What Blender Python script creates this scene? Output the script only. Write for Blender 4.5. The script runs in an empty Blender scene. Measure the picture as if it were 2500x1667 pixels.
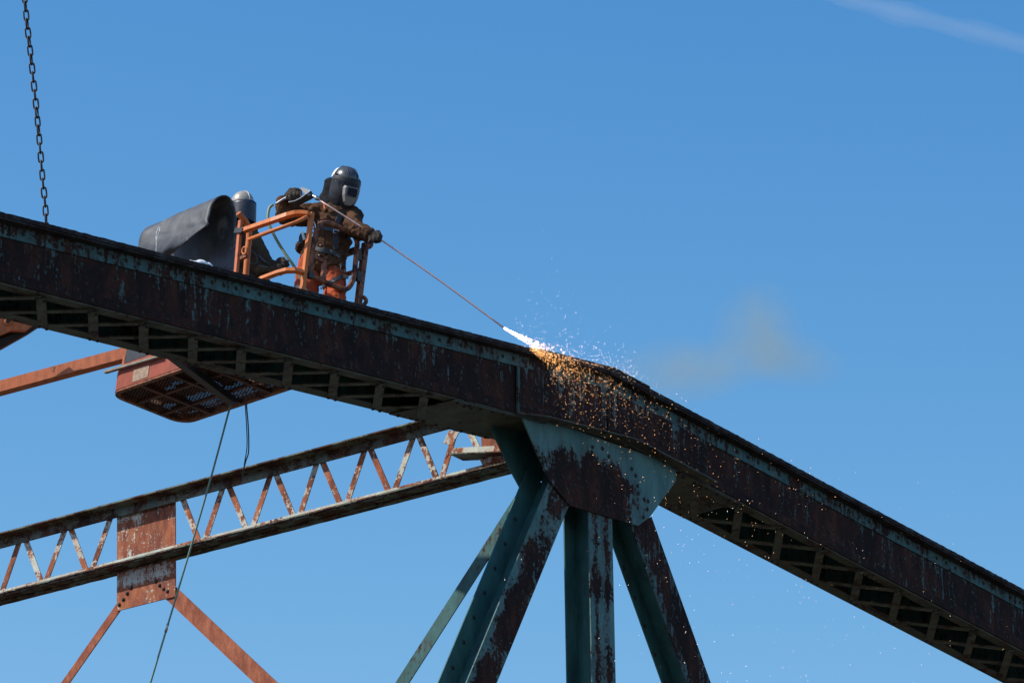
import bpy, bmesh, math, random
import numpy as np
from mathutils import Vector, Matrix, noise as mnoise
from mathutils.bvhtree import BVHTree
random.seed(7)
scene = bpy.context.scene
COL = scene.collection
# ---------------------------------------------------------------- camera, sky, sun, exposure
FPX = 12857.0
PITCH = math.radians(22)
CAM = Vector((0, 0, 1.7)); RT = Vector((1, 0, 0))
FW = Vector((0, math.cos(PITCH), math.sin(PITCH))); UP = Vector((0, -math.sin(PITCH), math.cos(PITCH)))
cd = bpy.data.cameras.new('camera'); cam = bpy.data.objects.new('camera', cd); COL.objects.link(cam)
cam.location = CAM; cam.rotation_euler = (math.pi/2 + PITCH, 0, 0)
cd.sensor_width = 36; cd.lens = 36*FPX/2500; cd.clip_start = .5; cd.clip_end = 30000
scene.camera = cam
SUN_EL, SUN_ROT = math.radians(46), math.radians(254)
world = bpy.data.worlds.new('World'); scene.world = world; world.use_nodes = True
wn = world.node_tree; bgn = wn.nodes['Background']
sky = wn.nodes.new('ShaderNodeTexSky'); sky.sky_type = 'NISHITA'; sky.sun_disc = False
sky.sun_elevation = SUN_EL; sky.sun_rotation = SUN_ROT
sky.altitude = 300; sky.air_density = 1.0; sky.dust_density = 0.25; sky.ozone_density = 1.0
# clear autumn air, deeper blue than the model's own: one even curve over the whole sky
sp_ = wn.nodes.new('ShaderNodeSeparateColor'); cb_ = wn.nodes.new('ShaderNodeCombineColor'); wn.links.new(sky.outputs[0], sp_.inputs[0])
for i_, (pw, mu_) in enumerate(((3.0, .248), (1.77, .459), (1.0, 1.0))):
    c_ = wn.nodes.new('ShaderNodeMath'); c_.operation = 'MINIMUM'; c_.inputs[1].default_value = (2.35, 3.6, 9.0)[i_]; wn.links.new(sp_.outputs[i_], c_.inputs[0])
    p_ = wn.nodes.new('ShaderNodeMath'); p_.operation = 'POWER'; p_.inputs[1].default_value = pw; wn.links.new(c_.outputs[0], p_.inputs[0])
    q_ = wn.nodes.new('ShaderNodeMath'); q_.operation = 'MULTIPLY'; q_.inputs[1].default_value = mu_; wn.links.new(p_.outputs[0], q_.inputs[0]); wn.links.new(q_.outputs[0], cb_.inputs[i_])
wn.links.new(cb_.outputs[0], bgn.inputs[0]); bgn.inputs[1].default_value = 0.15
sd = bpy.data.lights.new('sun', 'SUN'); sd.energy = 4.0; sd.angle = math.radians(.5); sd.color = (1, .95, .87)
sun = bpy.data.objects.new('sun', sd); COL.objects.link(sun)
SD = Vector((math.sin(SUN_ROT)*math.cos(SUN_EL), math.cos(SUN_ROT)*math.cos(SUN_EL), math.sin(SUN_EL)))
sun.rotation_euler = SD.to_track_quat('Z', 'Y').to_euler()
vs = scene.view_settings; vs.view_transform = 'Standard'; vs.look = 'None'; vs.exposure = 0.3; vs.gamma = 1; vs.use_curve_mapping = False
scene.cycles.use_denoising = True

# ---------------------------------------------------------------- measuring: where a sight line meets a known plane
def ray(x, y): return FW + RT*((x-1250)/FPX) - UP*((y-833.5)/FPX)
def at_depth(x, y, d): return CAM + ray(x, y)*d
def at_Y(x, y, Y):
    r = ray(x, y); return CAM + r*((Y-CAM.y)/r.y)
BE = math.radians(36.3)
P0 = at_depth(1440, 1010, 46)
A = Vector((math.sin(BE), math.cos(BE), 0)); B = Vector((-math.cos(BE), math.sin(BE), 0))
PG = Vector((P0.x, P0.y, 0))
def T(x, y, b=0.0):           # -> (a, z) on the truss plane at depth b
    r = ray(x, y); k = (P0 + B*b - CAM).dot(B)/r.dot(B); p = CAM + r*k; return ((p-P0).dot(A), p.z)
def S(x, y, a=0.0):           # -> (b, z) on the sway plane at station a
    r = ray(x, y); k = (P0 + A*a - CAM).dot(A)/r.dot(A); p = CAM + r*k; return ((p-P0).dot(B), p.z)
MBR = Matrix(((A.x, B.x, 0, PG.x), (A.y, B.y, 0, PG.y), (0, 0, 1, 0), (0, 0, 0, 1)))   # bridge frame (a, b, z)

# ---------------------------------------------------------------- mesh helpers
class MB:
    def __init__(s): s.v = []; s.f = []; s.pb = []; s.cur = 0.0
    def add(s, vs_, fs, pb=None):
        o = len(s.v); s.v += [tuple(v) for v in vs_]; s.f += [tuple(i+o for i in f) for f in fs]
        s.pb += (pb if pb is not None else [s.cur]*len(vs_)); return s
    def prism(s, poly, off):   # poly: 3d points, off: 3d extrusion
        n = len(poly); off = Vector(off); P = [Vector(p) for p in poly]
        return s.add(P + [p+off for p in P], [tuple(range(n))[::-1], tuple(range(n, 2*n))] + [(i, (i+1) % n, n+(i+1) % n, n+i) for i in range(n)])
    def bar(s, p, q, w, h, wdir):   # box beam from p to q; w along wdir, h along the third axis
        p, q, wd = Vector(p), Vector(q), Vector(wdir); t = (q-p).normalized(); wd = (wd-t*wd.dot(t)).normalized(); hd = t.cross(wd)
        c = [wd*(w/2*i)+hd*(h/2*j) for i, j in ((-1, -1), (1, -1), (1, 1), (-1, 1))]
        return s.add([p+k for k in c]+[q+k for k in c], [(3, 2, 1, 0), (4, 5, 6, 7), (0, 1, 5, 4), (1, 2, 6, 5), (2, 3, 7, 6), (3, 0, 4, 7)])
    def box(s, lo, hi):
        x0, y0, z0 = lo; x1, y1, z1 = hi
        return s.prism([(x0, y0, z0), (x1, y0, z0), (x1, y1, z0), (x0, y1, z0)], (0, 0, z1-z0))
    def tube(s, pts, r, n=8, caps=True, flat=None):
        P = [Vector(p) for p in pts]; rr = r if isinstance(r, (list, tuple)) else [r]*len(P)
        up = Vector((.13, .21, .97)); o = len(s.v); V = []
        for i, p in enumerate(P):
            t = (P[min(i+1, len(P)-1)]-P[max(i-1, 0)]).normalized()
            x = up.cross(t)
            x = x.normalized() if x.length > 1e-4 else Vector((1, 0, 0)); y = t.cross(x); up = y
            for k in range(n):
                a = 2*math.pi*(k+.5)/n; V.append(p+(x*math.cos(a)+y*math.sin(a))*rr[i])
        Fc = [(i*n+k, i*n+(k+1) % n, (i+1)*n+(k+1) % n, (i+1)*n+k) for i in range(len(P)-1) for k in range(n)]
        if caps: Fc += [tuple(range(n))[::-1], tuple(range((len(P)-1)*n, len(P)*n))]
        return s.add(V, Fc)
    def ring(s, c, n, R, r, N=16, m=6, sx=1.0, xdir=None):
        n = Vector(n).normalized(); x = Vector(xdir).normalized() if xdir is not None else n.orthogonal().normalized(); y = n.cross(x); V = []
        for i in range(N):
            a = 2*math.pi*i/N; e = x*math.cos(a)*sx+y*math.sin(a); p = Vector(c)+e*R
            for k in range(m):
                b = 2*math.pi*k/m; V.append(p+(e.normalized()*math.cos(b)+n*math.sin(b))*r)
        return s.add(V, [(i*m+k, ((i+1) % N)*m+k, ((i+1) % N)*m+(k+1) % m, i*m+(k+1) % m) for i in range(N) for k in range(m)])
    def dome(s, c, n, r, h, k=8):
        c, n = Vector(c), Vector(n).normalized(); x = n.orthogonal().normalized(); y = n.cross(x); V = []
        for j, (q, g) in enumerate(((1, 0), (.82, .6), (.42, .93))):
            for i in range(k):
                a = 2*math.pi*i/k; V.append(c+(x*math.cos(a)+y*math.sin(a))*r*q+n*h*g)
        V.append(c+n*h)
        Fc = [(j*k+i, j*k+(i+1) % k, (j+1)*k+(i+1) % k, (j+1)*k+i) for j in range(2) for i in range(k)]+[(2*k+i, 2*k+(i+1) % k, 3*k) for i in range(k)]
        return s.add(V, Fc)
    def ellip(s, c, ax, N=24, M=16, fn=None):   # ax: three vectors
        c = Vector(c); V = []
        for j in range(M+1):
            th = math.pi*j/M
            for i in range(N):
                ph = 2*math.pi*i/N; d = Vector((math.sin(th)*math.cos(ph), math.sin(th)*math.sin(ph), math.cos(th)))
                k = fn(d) if fn else d
                V.append(c+ax[0]*k.x+ax[1]*k.y+ax[2]*k.z)
        return s.add(V, [(j*N+i, (j+1)*N+i, (j+1)*N+(i+1) % N, j*N+(i+1) % N) for j in range(M) for i in range(N)])
    def grid(s, P, nu, nv, th=None, pb=None):  # P(u,v) -> point, th offset vector (closed slab)
        V = [Vector(P(i/nu, j/nv)) for i in range(nu+1) for j in range(nv+1)]
        b = [pb(i/nu, j/nv) if pb else s.cur for i in range(nu+1) for j in range(nv+1)]
        w = nv+1; Fc = [(i*w+j, (i+1)*w+j, (i+1)*w+j+1, i*w+j+1) for i in range(nu) for j in range(nv)]
        if th is not None:
            m = len(V); th = Vector(th); V += [v+th for v in V]; b += b
            Fc += [tuple(k+m for k in f[::-1]) for f in Fc]
            for i in range(nu):
                for j in (0, nv):
                    q = (i*w+j, (i+1)*w+j, (i+1)*w+j+m, i*w+j+m); Fc.append(q[::-1] if j == 0 else q)
            for j in range(nv):
                for i in (0, nu):
                    q = (i*w+j, i*w+j+1, i*w+j+1+m, i*w+j+m); Fc.append(q if i == 0 else q[::-1])
        return s.add(V, Fc, b)
    def mesh(s, name, mat, smooth=False, attr=False, fix=True):
        me = bpy.data.meshes.new(name); me.from_pydata(s.v, [], s.f); me.update()
        if mat: me.materials.append(mat)
        if any(s.pb):
            at = me.attributes.new('pb', 'FLOAT', 'POINT'); at.data.foreach_set('value', s.pb)
        if fix:
            bm = bmesh.new(); bm.from_mesh(me); bmesh.ops.recalc_face_normals(bm, faces=bm.faces); bm.to_mesh(me); bm.free()
        if smooth: me.polygons.foreach_set('use_smooth', [True]*len(me.polygons))
        return me
    def build(s, name, mat, parent=None, smooth=False, **k):
        return link(name, s.mesh(name, mat, smooth), parent, **k)
def link(name, me, parent=None, loc=None, kind=None, label=None, cat=None, group=None, rot=None):
    o = bpy.data.objects.new(name, me); COL.objects.link(o)
    if parent is not None: o.parent = parent
    if loc is not None: o.location = loc
    if rot is not None: o.rotation_euler = rot
    return tag(o, label, cat, group, kind)
def tag(o, label=None, cat=None, group=None, kind=None):
    if label: o['label'] = label
    if cat: o['category'] = cat
    if group: o['group'] = group
    if kind: o['kind'] = kind
    return o
def thing(name, label, cat, M=None, group=None):
    o = bpy.data.objects.new(name, None); COL.objects.link(o); o.empty_display_size = .2
    if M is not None: o.matrix_world = M
    return tag(o, label, cat, group)

# ---------------------------------------------------------------- materials
def newmat(name):
    m = bpy.data.materials.new(name); m.use_nodes = True; nt = m.node_tree
    return m, nt, nt.nodes['Principled BSDF']
def N(nt, t, **k):
    n = nt.nodes.new(t)
    for a, b in k.items():
        if a in n.inputs: n.inputs[a].default_value = b
        else: setattr(n, a, b)
    return n
def coords(nt, scale=(1, 1, 1), world_rand=True):
    tc = N(nt, 'ShaderNodeTexCoord'); oi = N(nt, 'ShaderNodeObjectInfo')
    mu = N(nt, 'ShaderNodeMath', operation='MULTIPLY'); mu.inputs[1].default_value = 31.7; nt.links.new(oi.outputs['Random'], mu.inputs[0])
    ad = N(nt, 'ShaderNodeVectorMath', operation='ADD'); nt.links.new(tc.outputs['Object'], ad.inputs[0]); nt.links.new(mu.outputs[0], ad.inputs[1])
    return ad.outputs[0]
def mapped(nt, co, sc):
    m = N(nt, 'ShaderNodeMapping'); m.inputs['Scale'].default_value = sc; nt.links.new(co, m.inputs[0]); return m.outputs[0]
def noise(nt, co, sc, scale, det=8, rough=.6, dist=0.0):
    n = N(nt, 'ShaderNodeTexNoise'); n.inputs['Scale'].default_value = scale; n.inputs['Detail'].default_value = det
    n.inputs['Roughness'].default_value = rough; n.inputs['Distortion'].default_value = dist
    nt.links.new(mapped(nt, co, sc), n.inputs['Vector']); return n.outputs['Fac']
def ramp(nt, fac, stops):
    r = N(nt, 'ShaderNodeValToRGB'); e = r.color_ramp.elements
    while len(e) < len(stops): e.new(.5)
    for q, (p, c) in zip(e, stops): q.position = p; q.color = (*c, 1) if len(c) == 3 else c
    nt.links.new(fac, r.inputs[0]); return r.outputs[0]
def math_(nt, op, a, b):
    m = N(nt, 'ShaderNodeMath', operation=op)
    for i, q in enumerate((a, b)):
        if isinstance(q, (int, float)): m.inputs[i].default_value = q
        else: nt.links.new(q, m.inputs[i])
    return m.outputs[0]
def mix(nt, fac, a, b):
    m = N(nt, 'ShaderNodeMix', data_type='RGBA')
    if isinstance(fac, (int, float)): m.inputs[0].default_value = fac
    else: nt.links.new(fac, m.inputs[0])
    for i, q in ((6, a), (7, b)):
        if isinstance(q, tuple): m.inputs[i].default_value = (*q, 1)
        else: nt.links.new(q, m.inputs[i])
    return m.outputs[2]
def steel(name, paint, paint2, rust, rust2, rustdark, bias, streak=.5, scale=1.0, rough=.7, bumpd=.004):
    """peeling paint over rust; 'pb' vertex value >0 keeps more paint, <0 more rust"""
    m, nt, bs = newmat(name); co = coords(nt)
    big = noise(nt, co, (1, 1, 1), 2.2*scale, 10, .68, .3)
    stk = noise(nt, co, (1, 1, .16), 13*scale, 8, .7, .2)
    fin = noise(nt, co, (1, 1, 1), 26*scale, 8, .7)
    at = N(nt, 'ShaderNodeAttribute', attribute_name='pb')
    v = math_(nt, 'MULTIPLY', big, 1-streak); v = math_(nt, 'ADD', v, math_(nt, 'MULTIPLY', stk, streak))
    v = math_(nt, 'ADD', v, math_(nt, 'MULTIPLY', math_(nt, 'SUBTRACT', fin, .5), .42))
    v = math_(nt, 'ADD', v, math_(nt, 'ADD', at.outputs['Fac'], bias))
    pm = ramp(nt, v, [(.488, (0, 0, 0)), (.512, (1, 1, 1))])
    pedge = ramp(nt, v, [(.50, (1, 1, 1)), (.60, (0, 0, 0))])
    n1 = noise(nt, co, (1, 1, .35), 7*scale, 9, .7)
    n2 = noise(nt, co, (1, 1, 1), 40*scale, 6, .7)
    n3 = noise(nt, co, (1, 1, .5), 3.1*scale, 5, .6)
    rc = ramp(nt, n1, [(.32, rustdark), (.47, rust), (.66, rust2)])
    n4 = noise(nt, co, (1, 1, .6), 1.7*scale, 6, .65, .6)
    rc = mix(nt, ramp(nt, n4, [(.46, (0, 0, 0)), (.60, (.8, .8, .8))]), rc, rustdark)
    rc = mix(nt, ramp(nt, noise(nt, co, (1, 1, .35), 55*scale, 5, .6), [(.63, (0, 0, 0)), (.70, (.45, .45, .45))]), rc, paint2)
    rc = mix(nt, ramp(nt, n2, [(.42, (0, 0, 0)), (.75, (.55, .55, .55))]), rc, rustdark)
    pc = ramp(nt, n3, [(.35, paint), (.65, paint2)])
    dirt = ramp(nt, noise(nt, co, (1, 1, .2), 5*scale, 8, .75), [(.45, (0, 0, 0)), (.8, (.75, .75, .75))])
    pc = mix(nt, dirt, pc, rust)
    pc = mix(nt, math_(nt, 'MULTIPLY', pedge, .45), pc, rust2)
    nt.links.new(mix(nt, pm, rc, pc), bs.inputs['Base Color'])
    ro = ramp(nt, pm, [(0, (.88, .88, .88)), (1, (rough, rough, rough))]); nt.links.new(ro, bs.inputs['Roughness'])
    bs.inputs['Specular IOR Level'].default_value = .18
    h = math_(nt, 'ADD', math_(nt, 'MULTIPLY', pm, .5), math_(nt, 'MULTIPLY', n2, .7)); h = math_(nt, 'ADD', h, math_(nt, 'MULTIPLY', n1, .5))
    bp = N(nt, 'ShaderNodeBump', Strength=.7, Distance=bumpd); nt.links.new(h, bp.inputs['Height']); nt.links.new(bp.outputs[0], bs.inputs['Normal'])
    return m
def simple(name, col, col2=None, rough=.6, metal=0, scale=12, stretch=(1, 1, 1), bump=.3, bd=.003, spec=.5, lo=.35, hi=.65):
    m, nt, bs = newmat(name); co = coords(nt); n = noise(nt, co, stretch, scale, 7, .65)
    nt.links.new(ramp(nt, n, [(lo, col), (hi, col2 or tuple(c*.6 for c in col))]), bs.inputs['Base Color'])
    bs.inputs['Roughness'].default_value = rough; bs.inputs['Metallic'].default_value = metal; bs.inputs['Specular IOR Level'].default_value = spec
    if bump:
        f = noise(nt, co, stretch, scale*3, 6, .7); bp = N(nt, 'ShaderNodeBump', Strength=bump, Distance=bd)
        nt.links.new(f, bp.inputs['Height']); nt.links.new(bp.outputs[0], bs.inputs['Normal'])
    return m
def emit(name, col, st):
    m, nt, bs = newmat(name); bs.inputs['Base Color'].default_value = (*col, 1)
    bs.inputs['Emission Color'].default_value = (*col, 1); bs.inputs['Emission Strength'].default_value = st; return m

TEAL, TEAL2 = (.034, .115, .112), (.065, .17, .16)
RUST, RUST2, RUSTD = (.036, .0125, .007), (.082, .027, .013), (.012, .007, .005)
M_web = steel('web_steel', TEAL, TEAL2, RUST, RUST2, RUSTD, -.03, .72, 1.25)
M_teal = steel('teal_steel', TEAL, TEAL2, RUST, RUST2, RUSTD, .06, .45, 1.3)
M_under = steel('primer_steel', (.055, .06, .042), (.105, .105, .074), RUST, RUST2, (.03, .025, .018), .07, .2, 1.4)
M_lace = steel('lacing_steel', (.07, .073, .053), (.135, .135, .10), RUST, RUST2, (.03, .025, .018), .07, .2, 3)
M_cover = steel('cover_steel', (.03, .035, .035), (.05, .05, .045), (.035, .02, .017), (.055, .03, .02), (.012, .01, .01), -.02, .2, 2)
M_gus = steel('gusset_steel', (.072, .172, .158), (.125, .235, .21), RUST, RUST2, RUSTD, 0, .35, 1.2)
M_srust = steel('strut_rust', (.42, .50, .42), (.55, .60, .50), (.33, .10, .045), (.46, .17, .075), (.10, .035, .022), -.008, .2, 1.05, .6)
M_sdark = steel('strut_flange', (.10, .145, .12), (.18, .21, .15), (.09, .038, .024), (.15, .065, .035), (.03, .02, .016), .0, .15, 2)
M_plate = steel('sway_plate_steel', (.46, .55, .50), (.60, .64, .52), (.33, .10, .045), (.45, .17, .075), (.15, .05, .035), -.06, .5, 1.8, .6)
M_rbrace = steel('rust_brace', (.40, .42, .33), (.5, .5, .4), (.32, .10, .05), (.42, .155, .08), (.20, .06, .035), -.2, .3, 3, .75)
M_rivet = simple('rivet_steel', (.032, .020, .017), (.045, .042, .038), .75, 0, 5, bump=.2, spec=.2)
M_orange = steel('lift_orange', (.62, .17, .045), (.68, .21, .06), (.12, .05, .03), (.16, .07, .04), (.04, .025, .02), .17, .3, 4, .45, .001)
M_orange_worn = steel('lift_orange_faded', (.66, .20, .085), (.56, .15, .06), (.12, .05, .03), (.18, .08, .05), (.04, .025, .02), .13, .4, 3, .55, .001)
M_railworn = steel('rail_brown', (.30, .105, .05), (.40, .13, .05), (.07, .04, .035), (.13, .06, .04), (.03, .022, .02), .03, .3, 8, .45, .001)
M_floor = simple('floor_steel', (.16, .05, .025), (.05, .025, .018), .6, .2, 6)
M_black = simple('black_metal', (.02, .02, .022), (.035, .033, .033), .45, .2, 15)
M_rubber = None
M_chain = simple('chain_steel', (.07, .05, .04), (.04, .035, .035), .55, .7, 20)
M_leather = simple('brown_leather', (.125, .058, .028), (.045, .024, .014), .85, 0, 9, (1, 1, .7), .5, .006, spec=.12)
M_leather2 = simple('dark_leather', (.055, .035, .022), (.09, .06, .03), .85, 0, 9, (1, 1, .7), .5, .006, spec=.12)
M_trous = simple('orange_trousers', (.56, .115, .045), (.30, .06, .028), .85, 0, 10, (1, 1, .5), .5, .005, spec=.12)
M_glove = simple('glove_leather', (.065, .048, .036), (.03, .024, .02), .8, 0, 22, (1, 1, 1), .6, .004, spec=.12)
M_helm = simple('helmet_shell', (.075, .08, .085), (.05, .054, .058), .32, .1, 6, bump=.05)
M_helmdark = simple('helmet_mask', (.018, .019, .021), (.028, .029, .031), .5, 0, 8, bump=.1, spec=.25)
M_silver = simple('silver_frame', (.27, .25, .22), (.21, .20, .18), .6, .0, 12, bump=.05)
M_lens = simple('dark_lens', (.008, .01, .02), (.012, .014, .03), .3, 0, 3, bump=0, spec=.3)
M_white = simple('white_panel', (.72, .72, .70), (.6, .6, .58), .5, 0, 8, bump=.1)
M_hood = simple('black_fabric', (.010, .011, .013), (.02, .02, .022), .9, 0, 25, (1, 1, .5), .6, .004, spec=.12)
M_dome2 = simple('grey_hard_hat', (.42, .37, .30), (.32, .28, .23), .38, .1, 5, bump=.05)
M_visor2 = simple('navy_visor', (.010, .015, .030), (.05, .05, .055), .4, 0, 14, bump=.15, lo=.45, hi=.75)
M_strap = simple('black_strap', (.03, .032, .036), (.05, .052, .055), .7, 0, 30, bump=.3)
M_metal = simple('bright_metal', (.55, .53, .50), (.4, .38, .35), .3, .9, 25, bump=.1)
M_copper = simple('lance_rod', (.78, .52, .44), (.66, .42, .36), .4, .15, 10, bump=.05)
M_gunmetal = simple('dull_steel', (.22, .22, .23), (.30, .30, .31), .45, .6, 18, bump=.1)
M_hose = simple('green_hose', (.25, .29, .16), (.17, .20, .11), .55, 0, 15, bump=.1)
M_rope = simple('green_rope', (.15, .25, .19), (.22, .33, .25), .6, 0, 40, bump=.3)
M_wood = simple('weathered_wood', (.30, .25, .19), (.18, .14, .10), .9, 0, 14, (1, .15, 1), .5)
M_cloth = simple('white_cloth', (.80, .80, .80), (.70, .70, .70), .9, 0, 9, bump=.5, bd=.01)
M_blanket = simple('dark_blanket', (.035, .022, .018), (.07, .035, .022), .95, 0, 9, bump=.5, spec=.12)
M_label = simple('faded_sticker', (.35, .26, .17), (.22, .12, .07), .7, 0, 30, bump=.05)

# ---------------------------------------------------------------- ground
def ground_mat():
    m, nt, bs = newmat('ground_grass'); co = coords(nt)
    c = ramp(nt, noise(nt, co, (1, 1, 1), .05, 10, .7), [(.35, (.05, .052, .035)), (.65, (.075, .066, .05))])
    nt.links.new(c, bs.inputs['Base Color']); bs.inputs['Roughness'].default_value = .95; return m
MB().prism([(-8000, -8000, -.5), (8000, -8000, -.5), (8000, 8000, -.5), (-8000, 8000, -.5)], (0, 0, .5)).build('ground', ground_mat(), kind='structure')

# ---------------------------------------------------------------- steel bridge
bridge = thing('steel_truss_bridge', 'old riveted steel truss bridge with peeling teal paint over dark rust', 'bridge', MBR)
W_ = .62                                      # chord width, near web b=0, far web b=W_
OV = .10
def line(p, q): return lambda a: p[1]+(q[1]-p[1])*(a-p[0])/(q[0]-p[0])
tL = line(T(0, 516, -OV), T(1478, 896, -OV)); tR = line(T(1500, 901, -OV), T(2500, 1438, -OV))
bL = line(T(0, 688), T(1270, 1010)); bR = line(T(1575, 1101), T(2500, 1589))
kt = [a/1000 for a in range(-1500, 2500) if tL(a/1000) >= tR(a/1000)]; KT = min(kt) if kt else .2
kb = [a/1000 for a in range(-1500, 2500) if bL(a/1000) >= bR(a/1000)]; KB = min(kb) if kb else .3
ztop = lambda a: min(tL(a), tR(a))
zbot = lambda a: min(bL(a), bR(a))
A0, A1 = -11.5, 10.5
TH = .035                                     # cover plate thickness
zweb = lambda a: ztop(a)-TH
zang = lambda a: zweb(a)-.125                 # lower edge of the top angle leg
AN = T(1450, 1000)[0]
def seam(a0, a1, n): return [a0+(a1-a0)*i/n for i in range(n+1)]
def chord_strip(mb, a0, a1, zlo, zhi, b0, b1, nu=60, nv=1, pb=None, rag=0):
    def P(u, v):
        a = a0+(a1-a0)*u; lo, hi = zlo(a), zhi(a); z = lo+(hi-lo)*v
        if rag and v in (0, 1): z += rag*(mnoise.noise(Vector((a*22, b0*9, v*3)))+.5*mnoise.noise(Vector((a*70, b0, v))))
        return (a, b0, z)
    mb.grid(P, nu, nv, (0, b1-b0, 0), pb)
SPLIT = T(1478, 950)[0]
def make_chord(a0, a1, name, label=None):
    mb = MB()
    n = int((a1-a0)*10)
    def pbw(u, v): return -.062+.13*max(0, (v-.55)/.45)**1.6
    chord_strip(mb, a0, a1, zbot, zweb, 0, .012, n, 10, pbw)
    ch = mb.build(name, M_web, bridge); 
    if label: ch['label'] = label
    mb = MB(); chord_strip(mb, a0, a1, zbot, zweb, W_-.012, W_, n//2, 1); mb.build('far_web', M_teal, ch)
    # cover plate
    mb = MB()
    def cov(b0, b1, z0, z1, aa0=a0, aa1=a1):
        m = int((aa1-aa0)*28)
        def P(u, v):
            a = aa0+(aa1-aa0)*u; e = .006*mnoise.noise(Vector((a*14, 5, 1)))+.005*mnoise.noise(Vector((a*45, 8, 1)))
            return (a, b0-e if v == 0 else b1, ztop(a)+z0+.4*e)
        mb.grid(P, m, 1, (0, 0, z1-z0))
    cov(-OV, W_+OV, -TH, 0)
    mb.build('cover_plate', M_cover, ch)
    # top angle: vertical leg on the near web, horizontal leg under the cover
    mb = MB(); chord_strip(mb, a0, a1, zang, lambda a: zweb(a)-.002, -.014, -.001, n, 3, lambda u, v: -.015-.035*v)
    mb.build('top_angle', M_teal, ch)
    mb = MB(); chord_strip(mb, a0, a1, lambda a: zweb(a)-.016, lambda a: zweb(a)-.003, -OV+.008, -.015, n//2, 1); mb.build('angle_leg', M_cover, ch)
    # bottom angles
    mb = MB()
    chord_strip(mb, a0, a1, lambda a: zbot(a)+.002, lambda a: zbot(a)+.085, -.012, -.001, n, 1, lambda u, v: -.09)
    mb.build('bottom_angle', M_web, ch)
    for nm, b0, b1 in (('bottom_flange', .001, .105), ('bottom_flange', W_-.105, W_+.02)):
        mb = MB(); chord_strip(mb, a0, a1, lambda a: zbot(a)-.013, lambda a: zbot(a)-.001, b0, b1, n//2, 1); mb.build(nm, M_under, ch)
    return ch
chL = make_chord(A0, SPLIT, 'top_chord'); chR = make_chord(SPLIT, A1, 'top_chord', 'steeper right hand length of the top chord')

rivet_me = MB().dome((0, 0, 0), (0, -1, 0), .0195, .015).mesh('rivet', M_rivet, True)
rivet_dn = MB().dome((0, 0, 0), (0, 0, -1), .018, .014).mesh('rivet', M_rivet, True)
rivet_A = MB().dome((0, 0, 0), (-1, 0, 0), .019, .014).mesh('rivet', M_rivet, True)
def rivet(parent, a, b, z, me=rivet_me): link('rivet', me, parent, (a+random.uniform(-.003, .003), b, z+random.uniform(-.003, .003)))

# web rivets, left and right
def web_rivets(ch, a0, a1, pitch):
    a = a0; k = 0
    while a < a1:
        rivet(ch, a, -.014, zweb(a)-.066)                      # top angle
        if k % 2 == 0:
            rivet(ch, a+.06, -.012, zbot(a)+.045)
            rivet(ch, a, 0, zbot(a)+.16)
        if k % 3 == 0: rivet(ch, a+.04, 0, zbot(a)+.29)
        a += pitch; k += 1
web_rivets(chL, -8.2, T(1262, 900)[0]-.05, .15)
web_rivets(chR, T(1720, 1100)[0], 8.0, .17)

# node splice plates
aS0, aS1, aS2 = T(1263, 950)[0], T(1476, 1000)[0], T(1718, 1120)[0]
def splice(a0, a1, par, dens, tc=0):
    mb = MB(); chord_strip(mb, a0, a1, lambda a: zbot(a)-.0, lambda a: zang(a)-.004, -.028, -.013, 24, 6, lambda u, v: -.10+.10*v+(tc if abs(u-.97) < .035 else 0))
    o = mb.build('splice_plate', M_web, par)
    n = int((a1-a0)/.105); 
    for i in range(n):
        a = a0+.05+i*(a1-a0-.08)/max(1, n-1)
        for q in dens: rivet(o, a, -.028, zbot(a)+q*(zang(a)-zbot(a)))
    return o
splice(aS0, aS1-.012, chL, (.14, .34, .56, .80), .15); splice(aS1+.012, aS2, chR, (.14, .34, .56, .80))
mb = MB()
for aa in (aS0-.035, ): 
    mb.prism([(aa, -.03, zbot(aa)+.0), (aa+.03, -.03, zbot(aa)), (aa+.03, -.03, zang(aa)), (aa, -.03, zang(aa))], (0, .016, 0))
mb.cur = .2; mb.build('filler_strip', M_teal, chL)
for par, a0, a1, nn in ((chL, aS0, SPLIT-.02, 9), (chR, SPLIT+.03, aS2, 9)):   # rivets in the top angle over the splice
    for i in range(nn):
        a = a0+(a1-a0)*(i+.5)/nn; rivet(par, a, -.014, zweb(a)-.066)
# extra cover plates over the node
mb = MB(); aC0, aC1 = T(1300, 857, -OV)[0], T(1586, 948, -OV)[0]
def Pc(u, v):
    a = aC0+(aC1-aC0)*u; return (a, -OV-.005 if v == 0 else W_+OV+.005, ztop(a)+.002)
mb.grid(Pc, 30, 1, (0, 0, .014)); mb.build('cover_plate', M_cover, chL, label='extra cover plate over the joint')
# lip (outstanding leg) along the bottom at the node
mb = MB(); aL0, aL1 = T(1255, 1006)[0], T(1725, 1184)[0]
def Pl(u, v):
    a = aL0+(aL1-aL0)*u; e = .004*mnoise.noise(Vector((a*20, 1, 3))); w = .095*min(1, u*7+.15)
    return (a, -.03-w*(1-v)+e, zbot(a)-.018)
mb.grid(Pl, 40, 1, (0, 0, .012)); mb.build('bottom_lip', M_under, chL)

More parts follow.
